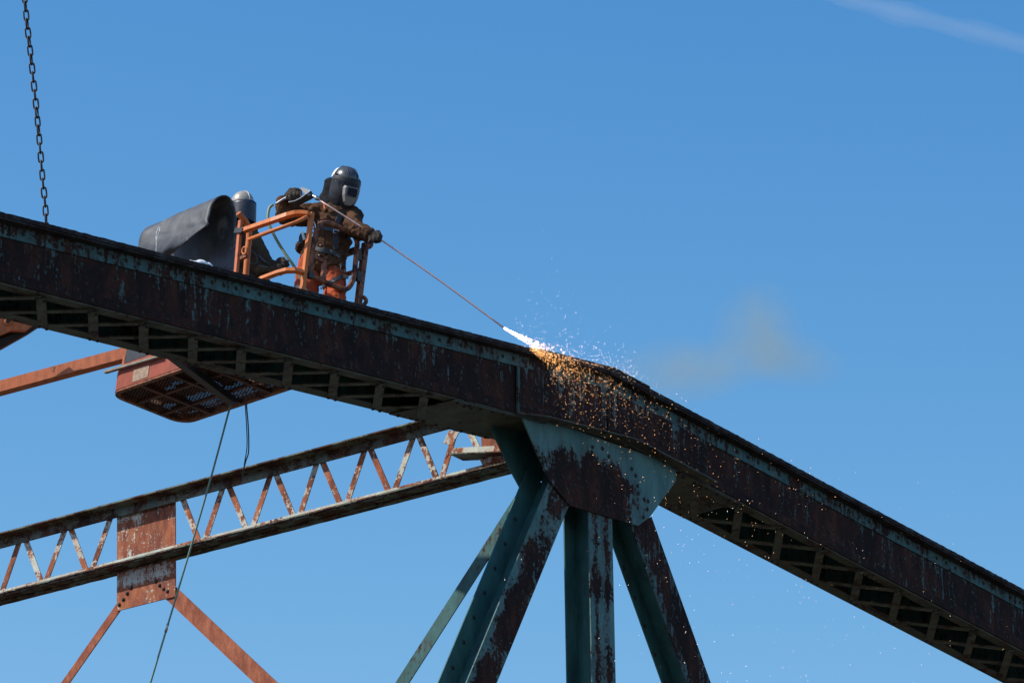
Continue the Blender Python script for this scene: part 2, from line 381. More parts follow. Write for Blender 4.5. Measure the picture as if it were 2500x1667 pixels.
# lacing on the underside
jL = T(603, 688+.254*603)[0]; sL = .605; jR = T(1817, 1228)[0]; sR = .672
def lacing(ch, j0, s, ks, sl, lo, hi):
    b0, b1 = .055, W_-.055
    m1 = MB().bar((0, b0, -.020), (-s, b1, -s*sl-.020), .076, .010, (0, 0, 1) if 0 else Vector((1, 0, sl)).cross(Vector((0, 1, 0))).cross(Vector((-s, b1-b0, -s*sl)))).mesh('lacing_bar', M_lace)
    m2 = MB().bar((0, b0, -.031), (s, b1, s*sl-.031), .076, .010, Vector((1, 0, sl)).cross(Vector((0, 1, 0))).cross(Vector((s, b1-b0, s*sl)))).mesh('lacing_bar', M_lace)
    for k in ks:
        a = j0+k*s; z = zbot(a)
        if lo <= a-s and a <= hi: link('lacing_bar', m1, ch, (a, 0, z))
        if lo <= a and a+s <= hi: link('lacing_bar', m2, ch, (a, 0, z))
        for bb in (b0, b1):
            if lo-.05 <= a <= hi+.05:
                for da in (-.045, .045): rivet(ch, a+da, bb, zbot(a+da)-.037, rivet_dn)
slL = (bL(0)-bL(-5))/5; slR = (bR(5)-bR(0))/5
aBL0 = T(1115, 968)[0]; aBR1 = T(1812, 1226)[0]
lacing(chL, jL, sL, range(-12, 14), slL, -11, T(1142, 977)[0]+.15)
lacing(chR, jR, sR, range(-3, 14), slR, aBR1-.75, 10.3)
def batten(ch, pts):    # pts: list of (a, b)
    mb = MB(); mb.prism([(a, b, zbot(a)-.030) for a, b in pts], (0, 0, .012)); o = mb.build('batten_plate', M_under, ch)
    for (a, b), (c, d) in zip(pts, pts[1:]+pts[:1]):
        if abs(b-d) < .1:
            n = int(abs(c-a)/.16)
            for i in range(n):
                t = (i+.5)/n; rivet(o, a+(c-a)*t, b+(.03 if b < .3 else -.03), zbot(a+(c-a)*t)-.031, rivet_dn)
    return o
aG0 = T(1276, 1025)[0]
batten(chL, [(T(1110, 968)[0], .0), (aG0+.35, .0), (aG0+.35, W_), (T(1110, 968)[0]-.1, W_)])
batten(chR, [(T(1700, 1170)[0]-.25, .0), (T(1800, 1222)[0], .0), (T(1800, 1222)[0]+.05, W_), (T(1700, 1170)[0]-.05, W_)])

# gusset plates under the node
GB0, GB1 = .016, .325
def az(pts, b): return [(T(x, y, b)[0], b, T(x, y, b)[1]) for x, y in pts]
gp = [(1276, 1019), (1341, 1173), (1391, 1233), (1558, 1283), (1587, 1261), (1651, 1173)]
g = az(gp, GB0); g += [(g[-1][0], GB0, zbot(g[-1][0])+.03)]; g = [(g[0][0]-.02, GB0, zbot(g[0][0])+.03)]+g
def gusset(bb, th, name, label=None):
    # subdivided polygon so that the worn centre can be carried by the vertices
    poly = [(p[0], p[2]) for p in g]; cx = sum(p[0] for p in poly)/len(poly); cz = sum(p[1] for p in poly)/len(poly)-.06
    mb = MB(); rings = 9; n = 96
    per = []; L = [0]
    for p, q in zip(poly, poly[1:]+poly[:1]): L.append(L[-1]+math.hypot(q[0]-p[0], q[1]-p[1]))
    for i in range(n):
        t = L[-1]*i/n; k = max(j for j in range(len(poly)) if L[j] <= t); f = (t-L[k])/(L[k+1]-L[k]); p, q = poly[k], poly[(k+1) % len(poly)]
        per.append((p[0]+(q[0]-p[0])*f, p[1]+(q[1]-p[1])*f))
    for k, p in enumerate(poly):   # snap the nearest sample to each corner
        j = min(range(n), key=lambda i: math.hypot(per[i][0]-p[0], per[i][1]-p[1])); per[j] = p
    V = [(cx, bb, cz)]; pb = [-.2]
    for r in range(1, rings+1):
        f = r/rings
        for p in per:
            x, z = cx+(p[0]-cx)*f, cz+(p[1]-cz)*f; V.append((x, bb, z))
            up = max(0, z-cz)/.40; lft = max(0, cx-x-.15)/.5; rgt = max(0, x-cx-.18)/.45
            pb.append(-.17+.42*up**1.5+.22*lft*(.4+up)+.28*rgt)
    Fc = [(0, 1+i, 1+(i+1) % n) for i in range(n)]+[(1+(r-1)*n+i, 1+r*n+i, 1+r*n+(i+1) % n, 1+(r-1)*n+(i+1) % n) for r in range(1, rings) for i in range(n)]
    m = len(V); V += [(a, b+th, z) for a, b, z in V]; pb += pb; o = 1+(rings-1)*n
    Fc += [tuple(k+m for k in f[::-1]) for f in Fc]+[(o+i, o+(i+1) % n, o+(i+1) % n+m, o+i+m) for i in range(n)]
    mb.add(V, Fc, pb); ob = mb.build(name, M_gus, bridge)
    if label: ob['label'] = label
    return ob
gus = gusset(GB0, .016, 'gusset_plate', 'near gusset plate, rusted in the middle and teal round the edge')
ip = az([(1203, 1052), (1246, 1144), (1271, 1190), (1345, 1168), (1500, 1215), (1570, 1160)], GB1)
ip = [(ip[0][0], GB1, zbot(ip[0][0])+.06)]+ip+[(ip[-1][0], GB1, zbot(ip[-1][0])+.06)]
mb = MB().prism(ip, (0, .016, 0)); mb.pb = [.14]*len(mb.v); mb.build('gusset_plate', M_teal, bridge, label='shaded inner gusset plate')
# gusset rivets, read off the photograph
C4 = lambda x, y: (1100+x/2.904, 760+y/2.904)
for x, y in [(905, 1185), (880, 1238), (848, 1228), (860, 1290), (893, 1130), (925, 1255), (960, 1205), (1040, 1240), (1020, 1300), (1045, 1375), (1025, 1395), (1090, 1065), (1100, 1105), (1105, 1140),
             (1118, 1180), (1132, 1245), (1135, 1330), (1110, 1385), (1140, 1100), (1120, 1025), (1165, 1180), (1150, 1300), (1225, 1310), (1220, 1400), (1215, 1455), (1272, 1425), (1283, 1115), (1310, 1165), (1228, 1275),
             (1325, 1235), (1330, 1290), (1400, 1345), (1393, 1400), (1370, 1330), (1365, 1460), (1180, 1240), (1005, 960), (1075, 970), (1000, 1000), (820, 1260), (800, 1180)]:
    a, z = T(*C4(x, y), GB0); rivet(gus, a, GB0, z)

C5 = lambda x, y: (900+x/2.3506, 1000+y/2.3506)
def zline(a, a0, z0, a1, z1): return z0+(z1-z0)*(a-a0)/(a1-a0)
def member(name, top, bot, ext, wid_rivets, label=None, mat=M_gus, pbf=lambda u, v: -.06*math.sin(math.pi*v)+.0+(.06 if v < .2 else 0), fb=(.034, .046), fb2=(.296, .308), stf=-.25, wl=0):
    """H section: near flange traced as a quad (top-left, top-right, bottom-left, bottom-right in pixels), web, far flange"""
    tl, tr = [Vector((T(*C5(*p), fb[0])[0], 0, T(*C5(*p), fb[0])[1])) for p in top]
    bl, br = [Vector((T(*C5(*p), fb[0])[0], 0, T(*C5(*p), fb[0])[1])) for p in bot]
    bl2 = tl+(bl-tl)*ext; br2 = tr+(br-tr)*ext
    # square up: axis and constant width
    ax = ((bl+br)-(tl+tr)).normalized(); nr = Vector((ax.z, 0, -ax.x)); nr = nr if nr.x > 0 else -nr
    w = (br-bl).dot(nr); c0 = (tl+tr)/2; c0 = (bl+br)/2-ax*((bl+br)/2-c0).dot(ax); c1 = c0+ax*((bl+br)/2-c0).length*ext
    LL = (c1-c0).length; st = -.30
    mb = MB()
    def P(u, v): 
        t = u*LL if u > 0 else 0
        lo = c0-nr*w/2; hi = c0+nr*w/2
        s0 = (tl-c0).dot(ax); s1 = (tr-c0).dot(ax); s = (s0*(1-v)+s1*v)*(1-u)+LL*u
        p = c0+nr*(w*(v-.5))+ax*s; return (p.x, fb[0], p.z)
    mb.grid(P, 40, 16, (0, fb[1]-fb[0], 0), pbf)
    o = mb.build(name, mat, bridge)
    if label: o['label'] = label
    # web behind the near flange (perpendicular to it)
    mb = MB(); e = .006
    q0, q1 = c0+ax*st, c1
    mb.prism([tuple(q0-nr*e+Vector((0, fb[1]+.001, 0))), tuple(q1-nr*e+Vector((0, fb[1]+.001, 0))), tuple(q1-nr*e+Vector((0, fb2[0]-.001, 0))), tuple(q0-nr*e+Vector((0, fb2[0]-.001, 0)))], nr*2*e)
    mb.cur = .12; mb.pb = [.12]*len(mb.v); mb.build('web_plate', M_teal, o)
    mb = MB(); mb.prism([tuple(p+Vector((0, fb2[0], 0))) for p in (c0+ax*(stf+.06)-nr*(w/2+wl), q1-nr*(w/2+wl), q1+nr*w/2, c0+ax*(stf-.06)+nr*w/2)], (0, fb2[1]-fb2[0], 0))
    mb.pb = [.12]*len(mb.v); mb.build('far_flange', M_teal, o)
    for off, pitch, ph in wid_rivets:
        t = .08+ph
        while t < LL*.98:
            p = c0+ax*t+nr*(w*off); rivet(o, p.x, fb[0], p.z)
            if off < 0 and t > .3: p = c0+ax*t-nr*(w*.40); rivet(o, p.x, fb2[0], p.z)
            t += pitch
    return o, c0, c1, ax, nr, w
member('diagonal_brace', [(1040, 410), (1150, 545)], [(560, 1568), (735, 1568)], 2.2, [(-.27, .30, 0), (.27, .30, .12)], 'thick left diagonal, rusted with flaking teal streaks', stf=-.20, wl=.055)
member('vertical_post', [(1265, 570), (1395, 625)], [(1283, 1568), (1418, 1568)], 2.2, [], 'upright post under the joint, teal with two dark vertical streaks', fb=(.034, .046), pbf=lambda u, v: .075-.12*math.exp(-((v-.27)/.12)**2)-.09*math.exp(-((v-.72)/.10)**2)-.05*u)
member('diagonal_brace', [(1510, 665), (1622, 615)], [(1830, 1568), (1965, 1568)], 2.2, [(-.27, .27, 0), (.27, .27, .12)], 'right diagonal with a dark red rusted face', mat=M_web, fb=(.048, .060))

# sway strut between the trusses, in the plane a = 0
ZT, ZB = 18.655, 18.035
B0, B1_ = .60, 9.6
strut = MB().box((-.13, B0, ZT-.014), (.13, B1_, ZT)).box((-.007, B0, ZT-.10), (.007, B1_, ZT-.0145)).build('sway_strut', M_sdark, bridge)
mb = MB(); mb.grid(lambda u, v: (-.13 if v == 0 else .13, B0+.05+(B1_-B0)*u, ZB+.004*mnoise.noise(Vector((u*60, 0, 0)))), 160, 1, (0, 0, .014)); mb.build('bottom_flange', M_sdark, strut)
mb = MB(); mb.grid(lambda u, v: (-.018, B0+.05+(B1_-B0)*u, ZB+.016+.072*v), 60, 1, (.012, 0, 0), lambda u, v: .05); mb.build('bottom_angle', M_srust, strut)
mb = MB(); mb.grid(lambda u, v: (.01, B0+.05+(B1_-B0)*u, ZB+.016+.062*v), 60, 1, (.012, 0, 0)); mb.build('bottom_angle', M_srust, strut)
mb = MB(); mb.bar((-.105, B0, ZB-.008), (-.105, B1_, ZB-.008), .012, .014, (1, 0, 0)); mb.bar((.03, B0, ZB-.008), (.03, B1_, ZB-.008), .02, .014, (1, 0, 0)); mb.build('flange_edge', M_sdark, strut)
topj = [6.59, 6.03, 5.48, 4.66, 4.12, 3.57, 3.03, 2.48, 1.93, 1.44, .9]; botj = [7.4, 6.86, 6.31, 5.75, 4.39, 3.83, 3.28, 2.74, 2.19, 1.66, 1.11]
def lbar(bt, bb, x): 
    MB().bar((x, bt, ZT-.05), (x, bb, ZB+.075), .058, .010, (0, 1, 0)).build('lacing_bar', M_srust, strut)
pairs = [(7.15, 7.42, 0), (7.15, 6.9, 1), (6.63, 6.84, 0), (6.56, 6.33, 1), (6.06, 6.29, 0), (6.0, 5.78, 1), (5.50, 5.72, 0), (4.64, 4.42, 1), (4.15, 4.36, 0), (4.09, 3.86, 1), (3.59, 3.80, 0), (3.54, 3.31, 1), (3.05, 3.25, 0), (3.0, 2.77, 1), (2.50, 2.71, 0), (2.45, 2.22, 1), (1.95, 2.17, 0), (1.90, 1.68, 1), (1.46, 1.64, 0), (1.38, 1.13, 1), (.95, 1.09, 0), (7.7, 7.46, 1), (7.74, 7.96, 0), (8.3, 8.06, 1), (8.35, 8.55, 0)]
for bt, bb, k in pairs: lbar(bt, bb, .014 if k else .027)
pl = [(281, 1262), (423, 1222), (424, 1453), (281, 1489)]
pq = [S(x, y, .01) for x, y in pl]
mb = MB(); 
def Pp(u, v):
    bt = pq[0][0]+(pq[1][0]-pq[0][0])*u; bb = pq[3][0]+(pq[2][0]-pq[3][0])*u; z0 = pq[3][1]+(pq[2][1]-pq[3][1])*u; z1 = ZT-.03
    return (.0345, bb+(bt-bb)*v, z0+(z1-z0)*v)
mb.grid(Pp, 14, 20, (.012, 0, 0), lambda u, v: .06 if v > .85 else (.09 if .22 < v < .36 else 0)); cp = mb.build('connection_plate', M_plate, bridge, label='rusted square plate in the middle of the sway strut')
for x, y in [(753, 1022), (731, 1055), (709, 1087), (685, 1120), (895, 983), (917, 1006), (939, 1028), (962, 1042)]:
    b, z = S(x/2.3514, 1000+y/2.3514, .0345); rivet(cp, .0345, b, z, rivet_A)
C6 = lambda x, y: (x/2.3514, 1000+y/2.3514)
def sbrace(p1, p2, w, ext, mat, name, label, x0=.0):
    b0, z0 = S(*p1, x0); b1, z1 = S(*p2, x0); d = Vector((0, b1-b0, z1-z0)); q0 = Vector((x0, b0, z0)); q1 = q0+d*ext
    nr = Vector((0, -d.z, d.y)).normalized()
    mb = MB(); mb.bar(q0, q1, w, .012, nr)
    mb.bar(q0+nr*(w/2-.006)+Vector((w*.45, 0, 0)), q1+nr*(w/2-.006)+Vector((w*.45, 0, 0)), .012, w*.85, nr)
    return mb.build(name, mat, bridge, label=label)
sbrace(C6(690, 1120), C6(375, 1568), .085, 2.5, M_rbrace, 'sway_brace', 'thin rusty brace going down left from the plate', .055)
sbrace(C6(960, 1030), C6(1530, 1568), .15, 2.2, M_rbrace, 'sway_brace', 'wide rusty brace going down right from the plate', .055)
sbrace(C5(905, 460), C5(192, 1568), .13, 2.0, M_teal, 'knee_brace', 'thin pale teal brace behind the thick diagonal', .02)
# cut lateral stubs near the joint
C7 = lambda x, y: (600+x/3.1357, 900+y/3.1357)
def stub(pts, a, off, mat, name, label):
    mb = MB(); mb.prism([(a, S(*C7(*p), a)[0], S(*C7(*p), a)[1]) for p in pts], off); return mb.build(name, mat, bridge, label=label)
stub([(1548, 612), (1560, 606), (1940, 588), (1985, 600), (1985, 640), (1560, 650), (1530, 685), (1545, 660)], -.06, (.01, 0, 0), M_srust, 'cut_stub', 'torch cut horizontal stub with a ragged end')
stub([(1560, 645), (1985, 628), (1985, 636), (1560, 655)], -.16, (.2, 0, 0), M_sdark, 'cut_flange', 'flange of the torch cut stub')
stub([(1555, 470), (1632, 485), (1580, 583), (1510, 570)], -.05, (.01, 0, 0), M_srust, 'cut_stub', 'short cut lacing end hanging from the strut')
stub([(1800, 505), (1940, 520), (1990, 590), (1805, 600)], -.04, (.01, 0, 0), M_plate, 'connection_plate', 'pale cracked plate at the end of the strut')
stub([(1810, 705), (1890, 660), (2000, 660), (2000, 700), (1840, 735)], -.045, (.01, 0, 0), M_srust, 'cut_stub', 'rusty end plate at the lower strut')

# ---------------------------------------------------------------- hanging chain
pts = [(108, 545), (104, 500), (98, 440), (91, 350), (84, 270), (78, 210), (70, 130), (62, 60), (57, 0), (50, -70), (40, -180)]
aC = T(112, 541)[0]; bC = .25
Pc3 = [MBR @ Vector((T(x*1.063 if y < 600 else x, y*1.0 if 0 else y, bC)[0], bC, T(x*1.063, y, bC)[1])) for x, y in pts]
Pc3[0].z -= .08
chain = thing('hanging_chain', 'dark steel link chain hanging from above onto the left of the bridge', 'chain', Matrix.Translation(Pc3[0]))
Ld = [0.0]
for p, q in zip(Pc3, Pc3[1:]): Ld.append(Ld[-1]+(q-p).length)
def along(t):
    k = max(i for i in range(len(Ld)-1) if Ld[i] <= t); f = (t-Ld[k])/(Ld[k+1]-Ld[k]); return Pc3[k].lerp(Pc3[k+1], f)
def linkmesh():
    mb = MB(); n = 16; P = []
    for i in range(n+1):
        a = 2*math.pi*i/n; P.append((math.cos(a)*.019, 0, math.sin(a)*.019+(.024 if math.sin(a) > .01 else -.024 if math.sin(a) < -.01 else 0)))
    mb.tube(P, .0072, 6, caps=False); return mb.mesh('link', M_chain, True)
LM = linkmesh(); t = 0.0; k = 0
while t < Ld[-1]-.08:
    p, q = along(t), along(t+.072); d = (q-p).normalized(); o = link('link', LM, chain, (p+q)/2-Pc3[0])
    qq = d.to_track_quat('Z', 'Y'); o.rotation_mode = 'QUATERNION'; o.rotation_quaternion = qq @ Matrix.Rotation(math.radians(25+90*(k % 2)+random.uniform(-12, 12)), 3, 'Z').to_quaternion()
    t += .072; k += 1

# ---------------------------------------------------------------- work platform basket of the boom lift
B2 = math.radians(50); RO = math.radians(6)
def roll(v):
    r, u, f = v.dot(RT), v.dot(UP), v.dot(FW)
    return RT*(r*math.cos(RO)+u*math.sin(RO))+UP*(-r*math.sin(RO)+u*math.cos(RO))+FW*f
eu = roll(Vector((math.cos(B2), -math.sin(B2), 0))); ev = roll(Vector((math.sin(B2), math.cos(B2), 0))); en = eu.cross(ev)
LB, VB = 2.30, .86
OB = at_depth(861, 889, 45.0)-eu*LB-ev*VB
MBK = Matrix(((eu.x, ev.x, en.x, OB.x), (eu.y, ev.y, en.y, OB.y), (eu.z, ev.z, en.z, OB.z), (0, 0, 0, 1)))
MBI = MBK.inverted()
def K(x, y, axis, c):         # sight line meets basket plane (axis 0: s=c, 1: v=c, 2: n=c); returns basket-local point
    o = MBI @ CAM; d = (MBI.to_3x3()) @ ray(x, y); k = (c-o[axis])/d[axis]; return o+d*k
C1 = lambda x, y: (300+x/3.5636, 370+y/3.5636)
CZ = lambda x, y: (540+x/5.058, 450+y/5.058)
lift = thing('boom_lift', 'orange boom lift basket with rails reaching up between the bridge trusses', 'boom lift', MBK)
R_ = .16
def rounded(L, V, r, n=6, s0=0, v0=0):
    P = []
    for cx, cy, a0 in ((L-r, r, -90), (L-r, V-r, 0), (r, V-r, 90), (r, r, 180)):
        for i in range(n+1):
            a = math.radians(a0+90*i/n); P.append((s0+cx+r*math.cos(a), v0+cy+r*math.sin(a)))
    return P
# floor rim
mb = MB(); o_, i_ = rounded(LB, VB, R_), rounded(LB-.09, VB-.09, R_-.04, 6, .045, .045); n = len(o_)
V = [(x, y, -.05) for x, y in o_]+[(x, y, .02) for x, y in o_]+[(x, y, .02) for x, y in i_]+[(x, y, -.05) for x, y in i_]
mb.add(V, [(k*n+i, k*n+(i+1) % n, ((k+1) % 4)*n+(i+1) % n, ((k+1) % 4)*n+i) for k in range(4) for i in range(n)])
mb.build('floor_rim', M_railworn, lift)
# expanded metal floor: crossing strands
mb = MB(); p = .055; x = -VB
def clip(a, b):
    (x0, y0), (x1, y1) = a, b; lo, hi = .05, LB-.05; ylo, yhi = .05, VB-.05; t0, t1 = 0, 1
    for pq, q in ((-(x1-x0), x0-lo), (x1-x0, hi-x0), (-(y1-y0), y0-ylo), (y1-y0, yhi-y0)):
        if pq == 0: continue
        r = q/pq
        if pq < 0: t0 = max(t0, r)
        else: t1 = min(t1, r)
    return None if t0 >= t1 else ((x0+(x1-x0)*t0, y0+(y1-y0)*t0), (x0+(x1-x0)*t1, y0+(y1-y0)*t1))
while x < LB+VB*2:
    for sg in (1, -1):
        c = clip((x, 0 if sg > 0 else VB), (x+VB*1.9, VB if sg > 0 else 0)) if 1 else None
        if c: mb.bar((*c[0], -.012+.004*sg), (*c[1], -.012+.004*sg), .009, .006, (sg, -1, 0))
    x += p
x = -VB*1.9
while x < 0:
    for sg in (1, -1):
        c = clip((x, 0 if sg > 0 else VB), (x+VB*1.9, VB if sg > 0 else 0))
        if c and x < -VB: mb.bar((*c[0], -.012+.004*sg), (*c[1], -.012+.004*sg), .009, .006, (sg, -1, 0))
    x += p
mb.build('floor_mesh', M_floor, lift, kind='stuff')
for s in (.42, .84, 1.26, 1.70, 2.02): MB().box((s-.02, .05, -.05), (s+.02, VB-.05, -.019)).build('floor_joist', M_floor, lift)
for v in (.30, .60): MB().box((.05, v-.015, -.045), (LB-.05, v+.015, -.0195)).build('floor_joist', M_floor, lift)
# dark support arm under the floor
a_, b_ = K(*C1(0, 0), 2, -.1), 0
p1 = K(1140/3.095*0+ (1370/3.095), 740+450/3.095, 2, -.09); p2 = K(1760/3.095, 740+745/3.095, 2, -.09)
MB().bar(p1-(p2-p1)*.35, p2, .075, .06, (0, 1, 0)).build('support_arm', M_black, lift)
# toe board round the far half of the left side
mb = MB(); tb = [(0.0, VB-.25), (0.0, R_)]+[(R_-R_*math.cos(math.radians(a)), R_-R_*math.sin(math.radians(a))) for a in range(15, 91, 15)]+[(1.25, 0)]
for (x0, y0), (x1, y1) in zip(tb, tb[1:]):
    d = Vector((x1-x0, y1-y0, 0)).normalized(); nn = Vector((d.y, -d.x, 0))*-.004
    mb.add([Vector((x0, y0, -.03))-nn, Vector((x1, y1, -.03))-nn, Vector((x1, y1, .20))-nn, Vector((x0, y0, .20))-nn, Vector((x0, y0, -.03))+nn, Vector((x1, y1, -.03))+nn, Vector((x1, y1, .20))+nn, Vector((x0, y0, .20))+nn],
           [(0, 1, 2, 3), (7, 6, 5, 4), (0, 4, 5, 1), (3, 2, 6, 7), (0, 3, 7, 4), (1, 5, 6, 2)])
mb.build('toe_board', steel('toe_board_shade_paint', (.36, .085, .045), (.28, .06, .035), (.10, .04, .025), (.14, .06, .04), (.04, .025, .02), .12, .5, 3, .6, .001), lift)  # orange darkened to deep red: the board's shade is put into its colour
a1_ = K(1012/3.095, 740+497/3.095, 1, -.008); a2_ = K(1118/3.095, 740+540/3.095, 1, -.008)
MB().box((min(a1_.x, a2_.x), -.008, a2_.z-.02), (max(a1_.x, a2_.x), -.005, a1_.z-.01)).build('warning_sticker', M_label, lift)
# top end box (controls) with dark face at the far end
MB().box((.16, .02, .22), (.95, .30, .52)).build('control_box', M_black, lift)
def tubeK(name, pts, r, mat=M_orange, n=8, sub=3):
    P = [Vector(p) for p in pts]
    if len(P) > 2 and sub:      # round the corners with a Catmull-Rom curve
        Q = []
        for i in range(len(P)-1):
            p0, p1_, p2_, p3 = P[max(i-1, 0)], P[i], P[i+1], P[min(i+2, len(P)-1)]
            for k in range(sub):
                t = k/sub; Q.append(.5*((2*p1_)+(p2_-p0)*t+(2*p0-5*p1_+4*p2_-p3)*t*t+(3*p1_-p0-3*p2_+p3)*t**3))
        Q.append(P[-1]); P = Q
    return MB().tube(P, r, n).build(name, mat, lift, smooth=n > 4)
k1 = lambda x, y, ax, c: K(*C1(x, y), ax, c)
kz = lambda x, y, ax, c: K(*CZ(x, y), ax, c)
H = 1.1
def corner(sx, vx, nz, r=.16):    # from side v=0 round to end s=LB
    return [(LB-.30, 0, nz-.035), (LB-.20, .01, nz-.012), (LB-.12, .035, nz-.004), (LB-.06, .08, nz), (LB-.02, .14, nz), (LB, .20, nz)]
# side rails on v=0: top, mid, lower (traced), round the corner to the gate post
pv = k1(1640, 560, 0, LB); post_v = pv.y; topn = pv.z
pS = k1(1040, 692, 1, 0)
tubeK('guard_rail', [pS, k1(1300, 602, 1, .01), k1(1430, 556, 1, .05), k1(1490, 540, 1, .09), k1(1550, 537, 1, .14), k1(1600, 543, 1, .18), (LB, post_v, topn)], .029, M_orange, 4, 0)
pM = k1(1095, 765, 1, 0)
tubeK('guard_rail', [pM, k1(1300, 690, 1, .01), k1(1500, 618, 1, .07), k1(1560, 590, 1, .12), k1(1600, 568, 1, .17)], .018, M_orange, 8, 0)
pl_ = k1(1200, 1112, 1, 0); pr_ = k1(1580, 1058, 0, LB)
tubeK('guard_rail', [pl_+(pl_-Vector((LB-.2, 0, pr_.z)))*.5, pl_, k1(1340, 1058, 1, .02), k1(1420, 1036, 1, .06), k1(1490, 1034, 1, .11), (LB, post_v-.02, pr_.z)], .027, M_orange, 4, 0)
tubeK('guard_rail', [pl_+Vector((.1, .05, -.09)), Vector((LB-.35, .05, pr_.z-.10))], .02, M_orange, 8, 0)
# posts
MB().bar((LB, post_v, .0), (LB, post_v, topn+.03), .038, .036, (1, 0, 0)).build('rail_post', M_orange, lift)
pgt = k1(2110, 800, 0, LB); MB().bar((LB, pgt.y-.005, .0), (LB, pgt.y, pgt.z), .048, .048, (1, 0, 0)).build('rail_post', M_railworn, lift)
MB().bar((LB-.02, .10, .0), (LB-.02, .10, .42), .045, .045, (1, 0, 0)).build('rail_post', M_orange, lift)
# back rails on v=VB
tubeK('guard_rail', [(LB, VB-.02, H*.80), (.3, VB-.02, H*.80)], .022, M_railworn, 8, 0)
MB().bar(k1(1900, 905, 1, VB), k1(2030, 855, 1, VB), .045, .045, (0, 0, 1)).build('guard_rail', M_railworn, lift)
# hoop frame across the basket, seen left of the gap
hs = k1(1010, 690, 1, 0).x
tubeK('rail_hoop', [K(*CZ(212, 356), 0, hs), K(*CZ(240, 390), 0, hs), K(*CZ(300, 460), 0, hs), K(*CZ(337, 530), 0, hs), K(*CZ(345, 640), 0, hs), K(*CZ(330, 800), 0, hs), K(*CZ(310, 1050), 0, hs), K(*CZ(300, 1160), 0, hs)], .026, M_orange)
MB().bar(k1(1025, 600, 1, 0), k1(985, 1060, 1, 0), .034, .03, (0, 0, 1) if 0 else (1, 0, 0)).build('rail_post', M_orange_worn, lift)
MB().bar(kz(215, 930, 1, .02), kz(320, 880, 1, .02), .03, .03, (0, 0, 1)).build('rail_brace', M_railworn, lift)
MB().ring(kz(290, 820, 1, 0), (0, 1, .2), .032, .010, 14, 6).build('hook_ring', M_orange, lift, smooth=True)
MB().bar(k1(985, 692, 1, -.01), k1(1050, 690, 1, -.01), .045, .04, (0, 0, 1)).build('rail_clamp', M_black, lift)
# gate: rounded loop
gx = LB+.01; g_ = lambda x, y: K(*CZ(x, y), 0, gx)
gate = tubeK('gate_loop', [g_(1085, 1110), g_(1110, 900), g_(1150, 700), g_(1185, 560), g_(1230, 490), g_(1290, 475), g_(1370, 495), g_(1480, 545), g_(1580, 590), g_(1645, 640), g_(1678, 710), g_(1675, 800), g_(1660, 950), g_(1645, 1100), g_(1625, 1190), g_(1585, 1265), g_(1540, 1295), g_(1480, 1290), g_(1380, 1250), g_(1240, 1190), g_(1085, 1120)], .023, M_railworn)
MB().bar(g_(1115, 890), g_(1290, 960), .03, .03, (0, 0, 1)).build('gate_bar', M_railworn, gate)
MB().bar(g_(1275, 960), g_(1255, 1170), .034, .034, (1, 0, 0)).build('gate_bar', M_railworn, gate)
MB().bar(g_(1120, 900), g_(1105, 1120), .034, .034, (1, 0, 0)).build('gate_bar', M_railworn, gate)
tubeK('rail_hook', [k1(2075, 855, 0, LB), k1(2100, 835, 0, LB), k1(2140, 835, 0, LB), k1(2162, 820, 0, LB), k1(2160, 800, 0, LB), k1(2120, 795, 0, LB)], .016, M_railworn)
tubeK('rail_hook', [k1(2085, 1265, 0, LB), k1(2110, 1280, 0, LB), k1(2115, 1310, 0, LB), k1(2090, 1335, 0, LB), k1(2060, 1335, 0, LB)], .018, M_railworn)
for y0, y1 in ((800, 940), (1080, 1200)):
    MB().bar(g_(1695, y0), g_(1700, y1), .05, .03, (0, 1, 0)).build('gate_hinge', M_black, lift)
# latch on lower gate
MB().bar(g_(1068, 1115), g_(1125, 1135), .05, .05, (0, 0, 1)).build('gate_latch', M_black, lift)

# boom: lower orange jib and the arm end on the left, in world space carried into basket space
def wbar(name, p, q, w, h, mat, ext=0.0, wd=None):
    p, q = at_depth(*p), at_depth(*q); p = p+(p-q)*ext; P, Q = MBI @ p, MBI @ q
    return MB().bar(P, Q, w, h, MBI.to_3x3() @ (wd or Vector((0, 0, 1)))).build(name, mat, lift)
wbar('jib_arm', (0, 948, 46.6), (430, 833, 46.35), .105, .10, M_orange_worn, .6)
bo = [(0, 750), (0, 834), (32, 812), (62, 812), (88, 800), (92, 780), (82, 765), (60, 745)]
mb = MB(); pts = [MBI @ at_depth(x, y, 46.3) for x, y in [(-260, 700), (-260, 880), (0, 818), (30, 806), (66, 806), (92, 785), (82, 779), (0, 757)]]
mb.prism(pts, MBI.to_3x3() @ Vector((-.06, .20, .04))); arm = mb.build('boom_arm', M_orange_worn, lift)
cc = MBI @ at_depth(20, 785, 46.29); mb = MB().ring(cc, MBI.to_3x3() @ Vector((.3, -1, -.2)), .026, .008, 16, 6)
mb.build('pin_hole', M_orange, arm, smooth=True)
MB().dome(MBI @ at_depth(20, 785, 46.295), MBI.to_3x3() @ Vector((.3, -1, -.2)), .02, .002, 10).build('pin', M_black, arm)
mb = MB(); mb.tube([MBI @ at_depth(x, y, 46.45) for x, y in [(-200, 935), (0, 834), (60, 808), (100, 790)]], [.085, .07, .045, .02], 10); mb.build('lift_cylinder', M_black, lift, smooth=True)
# post under the jib end and white strip
MB().bar(MBI @ at_depth(306, 868, 46.2), MBI @ at_depth(303, 893, 46.2), .03, .03, (1, 0, 0)).build('rail_post', M_orange_worn, lift)

